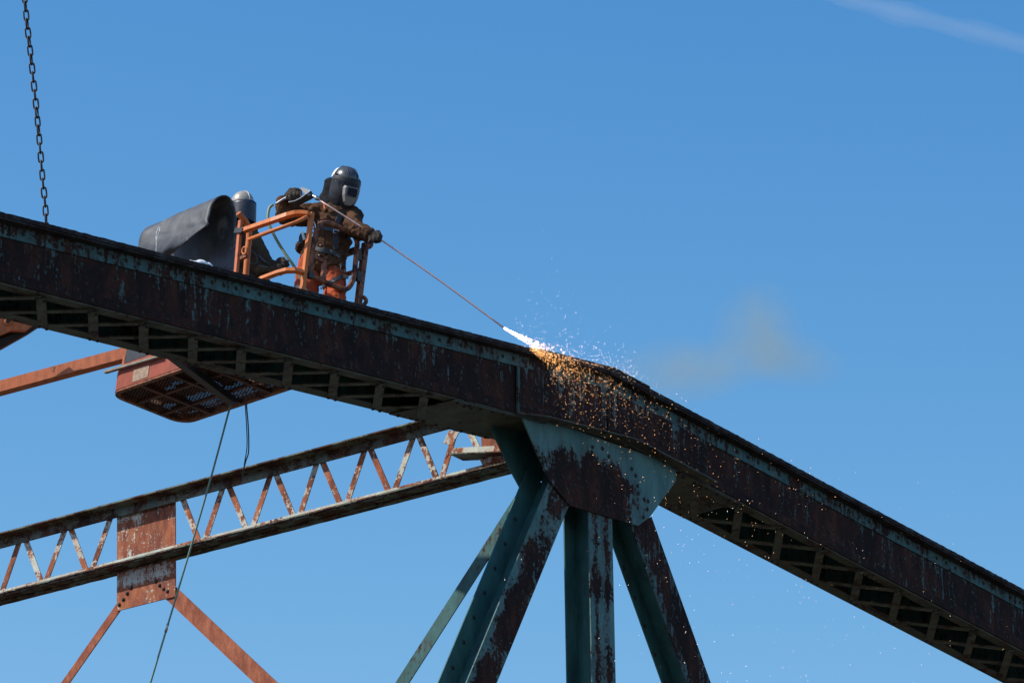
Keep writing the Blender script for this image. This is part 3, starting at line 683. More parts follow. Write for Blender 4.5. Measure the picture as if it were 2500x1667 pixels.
# ---- things in or on the basket
plank = thing('wooden_plank', 'weathered wooden plank sticking out over the left end of the basket', 'plank', MBK)
pa, pb_ = K(795/3.095, 740+522/3.095, 1, -.03), K(1225/3.095, 740+397/3.095, 1, -.03)
MB().bar(pa, pb_, .035, .020, (0, 1, 0)).build('board', M_wood, plank)
pa.z += .0
bl = thing('fire_blanket', 'dark rumpled blanket lying over most of the basket floor', 'blanket', MBK)
mb = MB()
cells = []
def open_at(x, y):
    for cx, cy, r1, r2 in ((.50, .66, .15, .12), (.95, .70, .17, .10), (.86, .50, .10, .07), (1.28, .60, .08, .08), (1.35, .42, .10, .05), (.42, .34, .09, .035), (.60, .30, .07, .03), (1.62, .72, .08, .06), (.12, .38, .07, .04), (.1, .6, .1, .035), (.70, .62, .07, .07)):
        if ((x-cx)/r1)**2+((y-cy)/r2)**2+.9*mnoise.noise(Vector((x*9, y*9, 2))) < 1: return True
    return False
nx, ny = 115, 40; idx = {}; V = []; Fc = []
for i in range(nx+1):
    for j in range(ny+1):
        x, y = .06+(LB-.12)*i/nx, .06+(VB-.12)*j/ny; idx[i, j] = len(V); V.append((x, y, .012+.022*(mnoise.noise(Vector((x*6, y*6, 0)))+1)/2+.003))
for i in range(nx):
    for j in range(ny):
        x, y = .06+(LB-.12)*(i+.5)/nx, .06+(VB-.12)*(j+.5)/ny
        if not open_at(x, y): Fc.append((idx[i, j], idx[i+1, j], idx[i+1, j+1], idx[i, j+1]))
mb.add(V, Fc); mb.build('fabric', M_blanket, bl)

# curled rubber mat
def rubber():
    m, nt, bs = newmat('rubber_sheet'); co = coords(nt)
    c = ramp(nt, noise(nt, co, (1, 3, 1), 3.5, 9, .7), [(.3, (.024, .026, .030)), (.52, (.048, .050, .055)), (.72, (.11, .11, .11))])
    sc = ramp(nt, noise(nt, co, (2, .5, .5), 14, 8, .7), [(.55, (0, 0, 0)), (.72, (.5, .5, .5))])
    c = mix(nt, sc, c, (.17, .17, .165)); spots = ramp(nt, noise(nt, co, (1, 1, 1), 4, 5, .5), [(.585, (0, 0, 0)), (.67, (1, 1, 1))])
    c = mix(nt, math_(nt, 'MULTIPLY', spots, .5), c, (.33, .32, .29))
    nt.links.new(c, bs.inputs['Base Color']); bs.inputs['Roughness'].default_value = .55; return m
M_rubber = rubber()
Rs = [(330, 990), (520, 860), (640, 740), (718, 660), (738, 600), (755, 540), (780, 465), (810, 415), (845, 390), (875, 385), (910, 392), (940, 418), (960, 460), (975, 510), (982, 570), (984, 700), (982, 850), (975, 1000), (955, 1040)]
Ls = [(115, 1050), (128, 930), (134, 850), (142, 790), (152, 745), (166, 712), (182, 688), (205, 668), (235, 655), (270, 650), (300, 655), (330, 670), (350, 695), (365, 725), (372, 760), (376, 840), (378, 930), (378, 1000), (376, 1050)]
sR_, sL_ = 1.08, .10
rp = [k1(x, y, 0, sR_) for x, y in Rs]; lp = [k1(x, y, 0, sL_) for x, y in Ls]
cut = {0: .62, 1: .36, 2: .14, 3: 0.0}
for i, (px, py) in {0: (405, 905), 1: (510, 820), 2: (640, 712), 3: (735, 640)}.items(): rp[i] = k1(px, py, 0, sR_+(sL_-sR_)*cut[i])
def catm(P, t):
    t *= len(P)-1; i = min(int(t), len(P)-2); f = t-i; a, b, c, d = P[max(i-1, 0)], P[i], P[i+1], P[min(i+2, len(P)-1)]
    return .5*((2*b)+(c-a)*f+(2*a-5*b+4*c-d)*f*f+(3*b-a-3*c+d)*f**3)
mat_o = thing('rubber_mat', 'large curled grey rubber mat arched over the left end of the basket', 'mat', MBK)
mb = MB(); mb.grid(lambda u, v: catm(rp, v).lerp(catm(lp, v), u)+Vector((0, .007*mnoise.noise(Vector((u*9, v*11, 3)))+.002*mnoise.noise(Vector((u*3, v*30, 5))), .014*mnoise.noise(Vector((u*3, v*5, 0))))), 26, 60)
ob = mb.build('sheet', M_rubber, mat_o, smooth=True)
sm = ob.modifiers.new('thick', 'SOLIDIFY'); sm.thickness = .012; sm.offset = 0
cord = MB().tube([k1(x, y, 1, -.02)-Vector((0, .03, 0)) for x, y in [(300, 880), (296, 760), (298, 720), (312, 660), (322, 655), (318, 700), (300, 765)]], .003, 5)
# cord runs on the sheet's outer face
bvh = BVHTree.FromPolygons([v.co[:] for v in ob.data.vertices], [p.vertices[:] for p in ob.data.polygons])
def on_sheet(x, y):
    o = MBI @ CAM; d = (MBI.to_3x3() @ ray(*C1(x, y))).normalized(); h = bvh.ray_cast(o, d); return (h[0]-d*.012) if h[0] else None
cp_ = [q for q in (on_sheet(x, y) for x, y in [(290, 868), (292, 820), (291, 765), (290, 735), (296, 700), (312, 660), (320, 656), (318, 690), (305, 730), (293, 765)]) if q]
if len(cp_) > 2: MB().tube(cp_, .0035, 5).build('tie_cord', M_cloth, mat_o)
# white rag lying on the chord near the mat
def on_top(x, y, b=-.02): a, z = T(x, y, b); return a
rag = thing('white_rag', 'crumpled white rag lying on top of the chord below the rubber mat', 'rag', MBR)
a0r, a1r = T(452, 633, -.06)[0], T(516, 652, -.06)[0]
mb = MB(); mb.grid(lambda u, v: (a0r+(a1r-a0r)*u, -.085+.3*v, ztop(a0r+(a1r-a0r)*u)+.002+.078*min(1, v*9)*(.75 if v < .8 else .3)*(1-.25*v)*(.5+.5*min(1, u*1.6))*(.6+.4*u)*(.9+.35*mnoise.noise(Vector((u*9, v*4, 0))))), 30, 14)
ro = mb.build('cloth', M_cloth, rag, smooth=True); ro.modifiers.new('t', 'SOLIDIFY').thickness = .004

# ---------------------------------------------------------------- people
def capsules(caps):
    mb = MB()
    for p, r, q, s in caps:
        p, q = Vector(p), Vector(q); mb.ellip(p, (Vector((r, 0, 0)), Vector((0, r, 0)), Vector((0, 0, r))), 14, 10); mb.ellip(q, (Vector((s, 0, 0)), Vector((0, s, 0)), Vector((0, 0, s))), 14, 10)
        if (q-p).length > 1e-4: mb.tube([p, q], [r, s], 14)
    return mb
def body(name, caps, mat, parent, org, vox=.012, disp=0, dscale=.08, sm=4, extra=None, label=None):
    mb = capsules(caps)
    if extra: extra(mb)
    me = mb.mesh(name, mat); ob = bpy.data.objects.new(name, me); COL.objects.link(ob)
    m = ob.modifiers.new('r', 'REMESH'); m.mode = 'VOXEL'; m.voxel_size = vox; m.use_smooth_shade = True
    m = ob.modifiers.new('s', 'SMOOTH'); m.iterations = sm; m.factor = .6
    if disp:
        tx = bpy.data.textures.new(name, 'CLOUDS'); tx.noise_scale = dscale; tx.noise_depth = 3
        m = ob.modifiers.new('d', 'DISPLACE'); m.texture = tx; m.strength = disp; m.mid_level = .5; m.texture_coords = 'GLOBAL'
    dg = bpy.context.evaluated_depsgraph_get(); e = ob.evaluated_get(dg); nm = bpy.data.meshes.new_from_object(e)
    COL.objects.unlink(ob); bpy.data.objects.remove(ob)
    nm.transform(Matrix.Translation(-org)); nm.materials.clear(); nm.materials.append(mat); nm.polygons.foreach_set('use_smooth', [True]*len(nm.polygons))
    nm.name = name; return link(name, nm, parent, label=label)
C3 = lambda x, y: (640+x/4.125, 380+y/4.125)
foot1 = MBK @ Vector((LB-.42, VB*.5, .03)); Y1 = foot1.y
def p3(x, y, dy=0.0): return at_Y(*C3(x, y), Y1+dy)
print('foot1 px', [round(v) for v in (lambda q: (1250+FPX*q.dot(RT)/q.dot(FW), 833.5-FPX*q.dot(UP)/q.dot(FW)))(foot1-CAM)])
U3 = (p3(100, 0)-p3(0, 0)).length/100       # metres per crop unit
man = thing('person', 'person in brown leather jacket, orange trousers and black welding helmet standing with the cutting lance', 'person', Matrix.Translation(foot1))
def wcap(l): return [(p3(*a[:2], a[2]), r, p3(*b[:2], b[2]), s) for a, r, b, s in l]
floor_z = foot1.z
fl, fr = Vector((p3(735, 1900).x, Y1-.06, floor_z+.05)), Vector((p3(450, 1900).x, Y1+.04, floor_z+.05))
hip_l, hip_r = p3(700, 1120, 0), p3(520, 1120, .02)
kl, kr = p3(735, 1480, -.07), p3(450, 1440, -.02)
bodyc = [(p3(800, 330), .10, p3(790, 420), .085), (p3(780, 420), .06, p3(730, 560), .065), (p3(720, 640), .135, p3(700, 860), .125), (p3(700, 860), .125, p3(640, 1060), .135),
         (p3(540, 600, 0), .07, p3(900, 620, 0), .07), (hip_l, .085, kl, .06), (kl, .06, fl+Vector((0, 0, .06)), .045), (hip_r, .085, kr, .06), (kr, .06, fr+Vector((0, 0, .06)), .045),
         (p3(520, 580), .055, p3(220, 610, -.08), .045), (p3(220, 610, -.08), .045, p3(290, 440, -.14), .035), (p3(930, 620), .055, p3(905, 730, -.14), .045), (p3(905, 730, -.14), .045, p3(1100, 800, -.22), .035)]
body('body', bodyc, M_leather2, man, foot1, .016)
jk = wcap([((560, 610, 0), .085, (900, 620, 0), .080), ((700, 620, 0), .125, (690, 740, 0), .150), ((690, 740, 0), .150, (690, 880, 0), .155), ((690, 880, 0), .155, (640, 980, 0), .150),
           ((560, 900, .0), .09, (470, 1040, 0), .085), ((470, 1040, 0), .085, (500, 1080, 0), .08), ((640, 980, 0), .15, (600, 1075, 0), .158), ((600, 1075, 0), .15, (680, 1085, 0), .15), ((540, 1040, 0), .12, (520, 1080, 0), .11), ((700, 1000, 0), .13, (720, 1070, 0), .115), ((430, 850, .02), .06, (400, 930, .02), .055),
           ((760, 900, 0), .11, (800, 860, 0), .09),
           ((750, 560, 0), .09, (730, 500, 0), .08),
           ((560, 590, 0), .098, (400, 605, -.02), .098), ((400, 605, -.02), .098, (235, 600, -.07), .088), ((235, 600, -.07), .088, (215, 520, -.10), .068), ((215, 520, -.10), .066, (200, 455, -.14), .05),
           ((920, 610, 0), .082, (905, 700, -.10), .075), ((905, 700, -.10), .082, (960, 755, -.16), .078), ((960, 755, -.16), .080, (1070, 795, -.21), .066)])
jacket = body('jacket', jk, M_leather, man, foot1, .010, .045, .055, 2)
tr = [(hip_l+Vector((0, 0, .02)), .115, p3(725, 1300, -.04), .100), (p3(725, 1300, -.04), .10, kl, .092), (kl, .092, fl+Vector((0, 0, .10)), .085), (hip_r+Vector((-.02, 0, .02)), .125, p3(450, 1280, 0), .105), (p3(450, 1280, 0), .105, kr, .092), (kr, .092, fr+Vector((0, 0, .10)), .085), (hip_l, .12, hip_r, .12)]
trous = body('trousers', tr, M_trous, man, foot1, .011, .045, .07, 2)
for f in (fl, fr): body('boot', [(f+Vector((0, 0, .02)), .055, f+Vector((.03, -.16, -.005)), .045), (f+Vector((0, .03, .02)), .05, f+Vector((0, 0, .12)), .05)], M_hood, man, foot1, .012)
# gloves: palm, thumb and four fingers
def glove(spec, palm, cuff):
    caps = palm+cuff
    for ch in spec:
        for (p, r), (q, s) in zip(ch, ch[1:]): caps.append((p, r, q, s))
    return caps
def gc(l): return [(p3(x, y, dy), r) for x, y, dy, r in l]
rp_ = wcap([((270, 400, -.19), .034, (350, 385, -.20), .034), ((290, 360, -.20), .030, (350, 360, -.21), .030), ((230, 440, -.14), .034, (270, 400, -.18), .038)])
rf = [gc([(300, 345, -.21, .017), (290, 400, -.245, .016), (300, 450, -.235, .014)]), gc([(330, 340, -.21, .017), (325, 395, -.25, .016), (335, 445, -.235, .014)]), gc([(360, 345, -.21, .016), (360, 400, -.25, .015), (360, 440, -.235, .014)]),
      gc([(385, 355, -.21, .015), (392, 400, -.24, .014), (380, 430, -.235, .013)]), gc([(255, 380, -.20, .017), (250, 420, -.225, .015), (275, 450, -.22, .014)])]
body('glove', glove(rf, rp_, []), M_glove, man, foot1, .007, .012, .03, 2)
lp_ = wcap([((1040, 800, -.21), .044, (1120, 815, -.23), .040), ((1130, 800, -.23), .034, (1150, 850, -.24), .034)])
lf = [gc([(1150, 770, -.23, .018), (1180, 800, -.27, .017), (1160, 850, -.285, .016)]), gc([(1120, 790, -.24, .018), (1140, 830, -.28, .017), (1120, 865, -.28, .015)]), gc([(1080, 800, -.24, .018), (1095, 850, -.28, .017), (1080, 875, -.27, .015)]),
      gc([(1170, 770, -.22, .017), (1198, 815, -.25, .016), (1190, 850, -.26, .015)]), gc([(1130, 850, -.22, .018), (1165, 865, -.25, .016), (1185, 865, -.26, .015)])]
body('glove', glove(lf, lp_, []), M_glove, man, foot1, .007, .012, .03, 2)
# welding helmet
def helmet():
    hc = p3(828, 305, -.03); f = Vector((.50, -.78, -.42)).normalized(); r = f.cross(Vector((0, 0, 1))).normalized(); u = r.cross(f)
    mtx = Matrix(((r.x, f.x, u.x, 0), (r.y, f.y, u.y, 0), (r.z, f.z, u.z, 0), (0, 0, 0, 1)))
    L = lambda x, y, z: hc+r*x+f*y+u*z-foot1
    H0 = Vector(hc-foot1)
    # shell: dome
    def fd(d):
        z = d.z
        return Vector((d.x, d.y*(1.0 if d.y > 0 else 1.0), z if z > -.3 else -.3+(z+.3)*.15))
    h = MB().ellip(L(0, -.005, .055), (r*.112, f*.140, u*.118), 40, 26, fd).build('helmet', M_helm, man, smooth=True)
    h['label'] = 'glossy dark grey welding helmet shell'
    # ridges over the crown
    for x in (-.045, .045):
        P = []
        for a in range(-20, 120, 10):
            t = math.radians(a); k = math.sqrt(max(0, 1-(x/.112)**2)); P.append(L(x, -.005+.142*math.cos(t)*k, .055+.120*math.sin(t)*k))
        MB().tube(P, .0045, 6).build('ridge', M_helmdark, h, smooth=True)
    # white side panel at the rear
    for sgn in (1, -1):
        mb = MB(); mb.grid(lambda a, b: (lambda az_, el: L(sgn*.1185*math.cos(az_)*math.cos(el), -.005-.1485*math.sin(az_)*math.cos(el), .055+.1235*math.sin(el)))(math.radians(2+58*a), math.radians(0+46*b*(1-.3*a))), 10, 8)
        mb.build('side_panel', M_white, h, smooth=True)
    # mask: front shell from brow to chin
    def mf(az_, t):          # az -105..105 deg, t 0 (brow) .. 1 (chin)
        z = .072-.300*t
        ww = .132*(1-.62*max(0, t-.42)**1.6*1.25); dd = .150*(1-.40*max(0, t-.55)**1.4)+.018*math.exp(-((t-.45)/.25)**2)
        if t < .14: k = 1+.06*(t/.14); ww *= k*.97; dd *= k*.97
        return L(ww*math.sin(az_), dd*math.cos(az_) if math.cos(az_) > 0 else .05*math.cos(az_), z)
    def side(az_): return 1-.52*(abs(az_)/math.radians(112))**2.0
    mb = MB(); mb.grid(lambda a, b: mf(math.radians(-108+216*a), b*side(math.radians(-108+216*a))), 44, 22)
    m = mb.build('mask', M_helmdark, man, smooth=True); m['label'] = 'matt dark face mask with a silver framed lens'; m.modifiers.new('t', 'SOLIDIFY').thickness = .006
    # closing chin surface
    # lens frame, silver, tapering to the chin
    def pf(x, z, o): 
        t = (.072-z)/.300; ww = .132*(1-.62*max(0, t-.42)**1.6*1.25); dd = .150*(1-.40*max(0, t-.55)**1.4)+.018*math.exp(-((t-.45)/.25)**2)
        s = max(-1, min(1, x/ww)); return L(x, dd*math.sqrt(1-s*s)+o, z)
    out = [(-.062, .035), (.062, .035), (.070, .015), (.066, -.045), (.045, -.105), (.020, -.135), (-.020, -.135), (-.045, -.105), (-.066, -.045), (-.070, .015)]
    mb = MB(); n = len(out); out = [(x*1.06+.006, z-.035) for x, z in out]; ctr = pf(.006, -.07, .018); V = [pf(x, z, .002) for x, z in out]+[pf(x*.88, z*.93-.003, .024) for x, z in out]+[ctr]
    mb.add(V, [(i, (i+1) % n, n+(i+1) % n, n+i) for i in range(n)]+[(n+i, n+(i+1) % n, 2*n) for i in range(n)]); fr_ = mb.build('lens_frame', M_silver, m)
    ln = [(-.040, .024), (.040, .024), (.045, .016), (.045, -.040), (.038, -.048), (-.038, -.048), (-.045, -.040), (-.045, .016)]
    mb = MB(); mb.prism([pf(x+.006, z-.034, .030) for x, z in ln][::-1], -f*.01); mb.build('lens', M_lens, m)
    # dark window on the side of the mask
    for sg in (1, -1):
        mb = MB(); sw = [(.078, .030), (.112, .042), (.110, .0), (.100, -.05), (.074, -.075), (.074, -.03)]
        mb.prism([pf(sg*x*1.0, z, .004) for x, z in sw], -f*.004); mb.build('side_window', M_lens, m)
    # pivots
    for sg in (1, -1):
        MB().dome(L(sg*.113, .02, .065), r*sg, .026, .014, 12).build('pivot_knob', M_hood, h, smooth=True)
        MB().bar(L(sg*.118, .02, .045), L(sg*.121, .065, .018), .006, .004, r).build('pivot_slot', M_silver, h)
helmet()
body('hood', wcap([((720, 330, .03), .070, (680, 440, .03), .065), ((690, 290, .04), .06, (650, 430, .03), .05), ((640, 430, .02), .06, (680, 500, .0), .075), ((760, 450, -.02), .085, (760, 500, -.02), .085)]), M_hood, man, foot1, .010, .018, .05, 2)
# harness, belt, pockets: laid on the jacket by sight lines
def surf(objs):
    V = []; Fc = []
    for o in objs:
        k = len(V); V += [v.co+foot1 for v in o.data.vertices]; Fc += [tuple(i+k for i in p.vertices) for p in o.data.polygons]
    return BVHTree.FromPolygons(V, Fc)
sf = surf([jacket, trous])
def hit(x, y, C=C3, bv=None):
    d = ray(*C(x, y)).normalized(); h = (bv or sf).ray_cast(CAM, d)
    return (h[0], h[1]) if h[0] else None
def ribbon(name, pts, w, mat, parent=man, th=.006, C=C3, bv=None, org=foot1, sub=4, lift_=.004):
    Q = []
    for (x0, y0), (x1, y1) in zip(pts, pts[1:]):
        for k in range(sub): Q.append((x0+(x1-x0)*k/sub, y0+(y1-y0)*k/sub))
    Q.append(pts[-1]); Hh = [h for h in (hit(x, y, C, bv) for x, y in Q) if h]
    if len(Hh) < 2: return None
    P = [h[0] for h in Hh]; Nn = []
    for i in range(len(Hh)):
        n = sum((Hh[j][1] for j in range(max(0, i-2), min(len(Hh), i+3))), Vector()); Nn.append(n.normalized())
    P = [sum((P[j] for j in range(max(0, i-1), min(len(P), i+2))), Vector())/len(P[max(0, i-1):min(len(P), i+2)]) for i in range(len(P))]
    V = []
    for i, p in enumerate(P):
        t = (P[min(i+1, len(P)-1)]-P[max(i-1, 0)]).normalized(); s = t.cross(Nn[i]).normalized()
        for a, b in ((-1, 0), (1, 0), (1, 1), (-1, 1)): V.append(p+s*(w/2*a)+Nn[i]*(lift_+th*b if b else -.01)-org)
    Fc = [(i*4+k, i*4+(k+1) % 4, i*4+4+(k+1) % 4, i*4+4+k) for i in range(len(P)-1) for k in range(4)]+[(3, 2, 1, 0), tuple(len(V)-4+k for k in range(4))]
    return MB().add(V, Fc).build(name, mat, parent)
ribbon('harness_strap', [(795, 560), (775, 620), (745, 700)], .042, M_strap)
ribbon('harness_strap', [(745, 700), (740, 780), (740, 880), (745, 950)], .050, M_strap)
ribbon('harness_strap', [(590, 640), (600, 720), (640, 745), (740, 750)], .034, M_strap)
ribbon('harness_strap', [(425, 720), (405, 800), (385, 900)], .036, M_strap)
ribbon('belt', [(500, 930), (560, 950), (640, 960), (720, 980), (790, 1030)], .042, M_strap, th=.008)
ribbon('belt_buckle', [(612, 958), (655, 964)], .052, M_black, th=.013)
ribbon('chest_buckle', [(706, 768), (780, 775)], .036, M_metal, th=.012)
ribbon('chest_buckle', [(716, 770), (770, 774)], .022, M_strap, th=.016)
ribbon('jacket_placket', [(600, 770), (598, 840), (592, 920)], .055, M_leather, th=.004)
ribbon('leg_strap', [(580, 1350), (620, 1310), (680, 1285), (750, 1240), (830, 1220)], .036, M_strap, th=.008)
ribbon('leg_strap', [(270, 1290), (330, 1320), (400, 1330)], .034, M_strap, th=.008)
for x, y in ((598, 798), (590, 905), (574, 1006), (598, 503)):
    h = hit(x, y)
    if h: MB().dome(h[0]+h[1]*.006-foot1, h[1], .008, .006, 8).build('snap_button', M_metal, man, smooth=True)
for x, y in ((713, 1270), (640, 1310), (606, 1335)):
    h = hit(x, y)
    if h: MB().ring(h[0]+h[1]*.012-foot1, h[1], .009, .003, 10, 5).build('eyelet', M_metal, man, smooth=True)
# hanging carabiners at the hip
mb = MB(); mb.ring(p3(815, 1140, -.16)-foot1, (.2, -1, 0), .036, .006, 18, 6, .62, (1, .2, 0)); mb.ring(p3(812, 1110, -.15)-foot1, (.4, -1, 0), .024, .006, 14, 6); mb.build('carabiner', M_black, man, smooth=True)
MB().bar(p3(815, 1215, -.12)-foot1, p3(870, 1225, -.12)-foot1, .03, .014, (0, 0, 1)).build('strap_end', M_strap, man)
mb = MB(); mb.ring(p3(505, 720, -.13)-foot1, (.5, -1, 0), .055, .009, 18, 6, .55, (1, .5, 0)); mb.build('snap_hook', M_metal, man, smooth=True)
MB().bar(p3(402, 760, -.12)-foot1, p3(425, 850, -.12)-foot1, .022, .010, (1, 0, 0)).build('snap_hook', M_metal, man)
# collar flaps
ribbon('collar', [(560, 470), (600, 520), (650, 565)], .045, M_leather, th=.010); ribbon('collar', [(800, 530), (740, 545), (660, 570)], .04, M_leather, th=.010)
ribbon('shirt_edge', [(615, 490), (645, 555)], .010, simple('orange_edge', (.65, .14, .05), (.55, .11, .04), .8), th=.014)

# cutting torch with lance, shield and hose
tip = at_depth(1230, 800, 44.95)
lance = thing('cutting_lance', 'long copper coloured cutting lance with hand shield reaching down to the sparks', 'cutting torch', Matrix.Translation(p3(330, 420, -.24)))
lo = lance.matrix_world.translation.copy(); lo = p3(330, 420, -.24)
q_n = p3(570, 445, -.27); 
n_s = 14; P = []
for i in range(n_s+1):
    t = i/n_s; P.append(q_n.lerp(tip, t)+Vector((0, 0, .030*math.sin(math.pi*t)))-lo)
MB().tube(P, .0075, 8).build('lance_rod', M_copper, lance, smooth=True)
MB().tube([p3(490, 395, -.26)-lo, p3(535, 418, -.265)-lo, p3(545, 424, -.265)-lo, p3(575, 445, -.27)-lo], [.012, .012, .022, .013], 10).build('collet', M_metal, lance, smooth=True)
MB().tube([p3(130, 490, -.20)-lo, p3(150, 480, -.20)-lo, p3(170, 470, -.205)-lo, p3(215, 440, -.21)-lo, p3(265, 420, -.22)-lo, p3(490, 395, -.26)-lo], [.009, .009, .014, .013, .016, .012], 10).build('handle', M_gunmetal, lance, smooth=True)
def quadp(pts, th=.004):
    P = [p3(*q)-lo for q in pts]; nn = (P[1]-P[0]).cross(P[2]-P[0]).normalized(); return P, nn*th
P, nn = quadp([(385, 320, -.20), (415, 318, -.20), (490, 352, -.27), (460, 395, -.28), (440, 390, -.28), (395, 345, -.22)]); mb = MB().prism(P, nn)
mb.build('hand_shield', simple('grey_leather', (.32, .31, .30), (.2, .2, .2), .7), lance)
mb = MB(); prof = [(268, 470), (330, 458), (385, 430), (430, 395), (462, 375), (492, 352)]; low = [(318, 538), (352, 520), (400, 490), (450, 465), (500, 440), (528, 418)]
def shp(u, v):
    t = u*(len(prof)-1); i = min(int(t), len(prof)-2); f = t-i
    a = (prof[i][0]*(1-f)+prof[i+1][0]*f, prof[i][1]*(1-f)+prof[i+1][1]*f); b = (low[i][0]*(1-f)+low[i+1][0]*f, low[i][1]*(1-f)+low[i+1][1]*f)
    return p3(a[0]*(1-v)+b[0]*v, a[1]*(1-v)+b[1]*v, -.32+.07*v+.05*u)-lo
mb.grid(shp, 18, 8); so = mb.build('hand_shield', simple('dark_shield', (.06, .045, .035), (.04, .03, .025), .5), lance, smooth=True); so.modifiers.new('t', 'SOLIDIFY').thickness = .004
MB().tube([shp(i/16, -.02) for i in range(17)], .0045, 6).build('shield_rim', M_white, lance, smooth=True)
# two hoses
for off, r in ((0, .013), (.022, .009)):
    hp = [(640, 250), (600, 285), (582, 345), (578, 420), (592, 500), (625, 570), (665, 650), (710, 730), (760, 810), (820, 900), (885, 990), (945, 1090), (1000, 1190), (1050, 1310), (1080, 1400)]
    Q = [at_Y(*CZ(x+off*200*(.4 if i < 3 else 1), y), Y1-.24-.02*min(1, i/8))-lo for i, (x, y) in enumerate(hp)]
    S_ = []
    for i in range(60): S_.append(catm(Q, i/59))
    MB().tube(S_, r, 7).build('hose', M_hose, lance, smooth=True)

# second person, stooping in the basket
foot2 = MBK @ Vector((hs-.22, VB*.86, .03)); Y2 = foot2.y+.16
def p1_(x, y, dy=0.0): return at_Y(*C1(x, y), Y2+dy)
man2 = thing('person', 'person crouching behind the rails in dark brown jacket, tan hard hat and navy face visor', 'person', Matrix.Translation(foot2))
def w1(l): return [(p1_(*a[:2], a[2]), r, p1_(*b[:2], b[2]), s) for a, r, b, s in l]
fa, fb_ = foot2+Vector((-.12, 0, .06)), foot2+Vector((.10, -.04, .06)); hp2 = p1_(1075, 1120)
body('body', w1([((1045, 480, 0), .09, (1055, 560, 0), .08), ((1055, 560, 0), .06, (1075, 700, 0), .065), ((1085, 800, 0), .12, (1080, 1010, 0), .12), ((1160, 830, 0), .05, (1235, 960, -.05), .045), ((1235, 960, -.05), .045, (1370, 1010, -.1), .035)])+
     [(hp2, .12, hp2+Vector((.02, -.12, -.08)), .10), (hp2+Vector((-.05, 0, 0)), .08, fa+Vector((0, -.1, .35)), .06), (fa+Vector((0, -.1, .35)), .06, fa, .05), (hp2+Vector((.07, 0, 0)), .08, fb_+Vector((0, -.1, .35)), .06), (fb_+Vector((0, -.1, .35)), .06, fb_, .05)], M_leather2, man2, foot2, .016)
jk2 = body('jacket', w1([((1060, 690, 0), .085, (1100, 780, 0), .115), ((1090, 790, 0), .125, (1080, 940, 0), .120), ((1080, 940, 0), .12, (1085, 1060, 0), .100), ((1130, 790, 0), .085, (1195, 890, -.02), .075), ((1195, 890, -.02), .075, (1260, 985, -.06), .058), ((1260, 985, -.06), .058, (1345, 1010, -.1), .048),
    ((1120, 930, -.10), .07, (1200, 1040, -.14), .06), ((1200, 1040, -.14), .062, (1310, 1045, -.16), .05)]), M_leather2, man2, foot2, .010, .03, .07, 3)
body('trousers', [(hp2+Vector((-.04, 0, .02)), .12, fa+Vector((0, -.1, .35)), .085), (fa+Vector((0, -.1, .35)), .085, fa+Vector((0, 0, .06)), .07), (hp2+Vector((.06, 0, .02)), .12, fb_+Vector((0, -.1, .35)), .085), (fb_+Vector((0, -.1, .35)), .085, fb_+Vector((0, 0, .06)), .07)], M_leather2, man2, foot2, .012, .02)
def g1(l): return [(p1_(x, y, dy), r) for x, y, dy, r in l]
body('glove', glove([g1([(1370, 950, -.14, .018), (1400, 940, -.17, .017), (1430, 960, -.17, .015)]), g1([(1375, 965, -.15, .018), (1410, 960, -.18, .017), (1440, 985, -.17, .015)]), g1([(1375, 985, -.15, .018), (1410, 985, -.18, .016), (1430, 1005, -.17, .014)]), g1([(1370, 1000, -.15, .016), (1395, 1010, -.17, .015), (1415, 1020, -.16, .013)]), g1([(1350, 945, -.12, .017), (1370, 930, -.14, .015), (1400, 930, -.15, .014)])],
     w1([((1340, 985, -.11), .040, (1380, 975, -.13), .042)]), []), M_glove, man2, foot2, .007, .01, .03, 2)
body('glove', glove([g1([(1340, 1020, -.18, .018), (1375, 1010, -.2, .016), (1395, 1030, -.2, .014)]), g1([(1340, 1040, -.18, .018), (1370, 1045, -.2, .016), (1390, 1055, -.2, .014)]), g1([(1330, 1005, -.18, .017), (1360, 990, -.2, .015), (1385, 990, -.2, .014)]), g1([(1335, 1055, -.18, .016), (1360, 1065, -.2, .014), (1375, 1070, -.2, .012)]), g1([(1310, 1000, -.17, .016), (1335, 985, -.18, .014), (1355, 980, -.18, .013)])],
     w1([((1310, 1035, -.16), .040, (1340, 1030, -.18), .036)]), []), M_glove, man2, foot2, .007, .01, .03, 2)
hc2 = p1_(1042, 452)-foot2; u2 = Vector((.05, 0, 1)).normalized(); r2 = Vector((.8, .6, 0)); f2 = Vector((.62, -.78, 0)); u2 = Vector((0, 0, 1)); r2 = f2.cross(u2)
hh = MB().ellip(hc2, (r2*.102, f2*.105, u2*.112), 32, 20, lambda d: Vector((d.x, d.y, d.z if d.z > -.2 else -.2+(d.z+.2)*.1))).build('hard_hat', M_dome2, man2, smooth=True)
MB().tube([hc2+f2*(.107*math.cos(t))+u2*(.114*math.sin(t)) for t in [math.radians(a) for a in range(-10, 190, 12)]], .005, 6).build('crown_ridge', M_dome2, hh, smooth=True)
mb = MB(); mb.grid(lambda a, b: hc2+r2*(.112*math.sin(math.radians(-100+200*a)))+f2*(.122*math.cos(math.radians(-100+200*a))+.012)+u2*(-.012-.20*b*(1-.25*abs(2*a-1)**3)), 36, 8)
vz = mb.build('visor', M_visor2, man2, smooth=True); vz.modifiers.new('t', 'SOLIDIFY').thickness = .004
MB().dome(hc2+r2*.112+f2*-.0+u2*-.02, r2, .02, .012, 10).build('pivot_knob', M_black, man2, smooth=True); MB().dome(hc2-r2*.112+u2*-.02, -r2, .02, .012, 10).build('pivot_knob', M_black, man2, smooth=True)
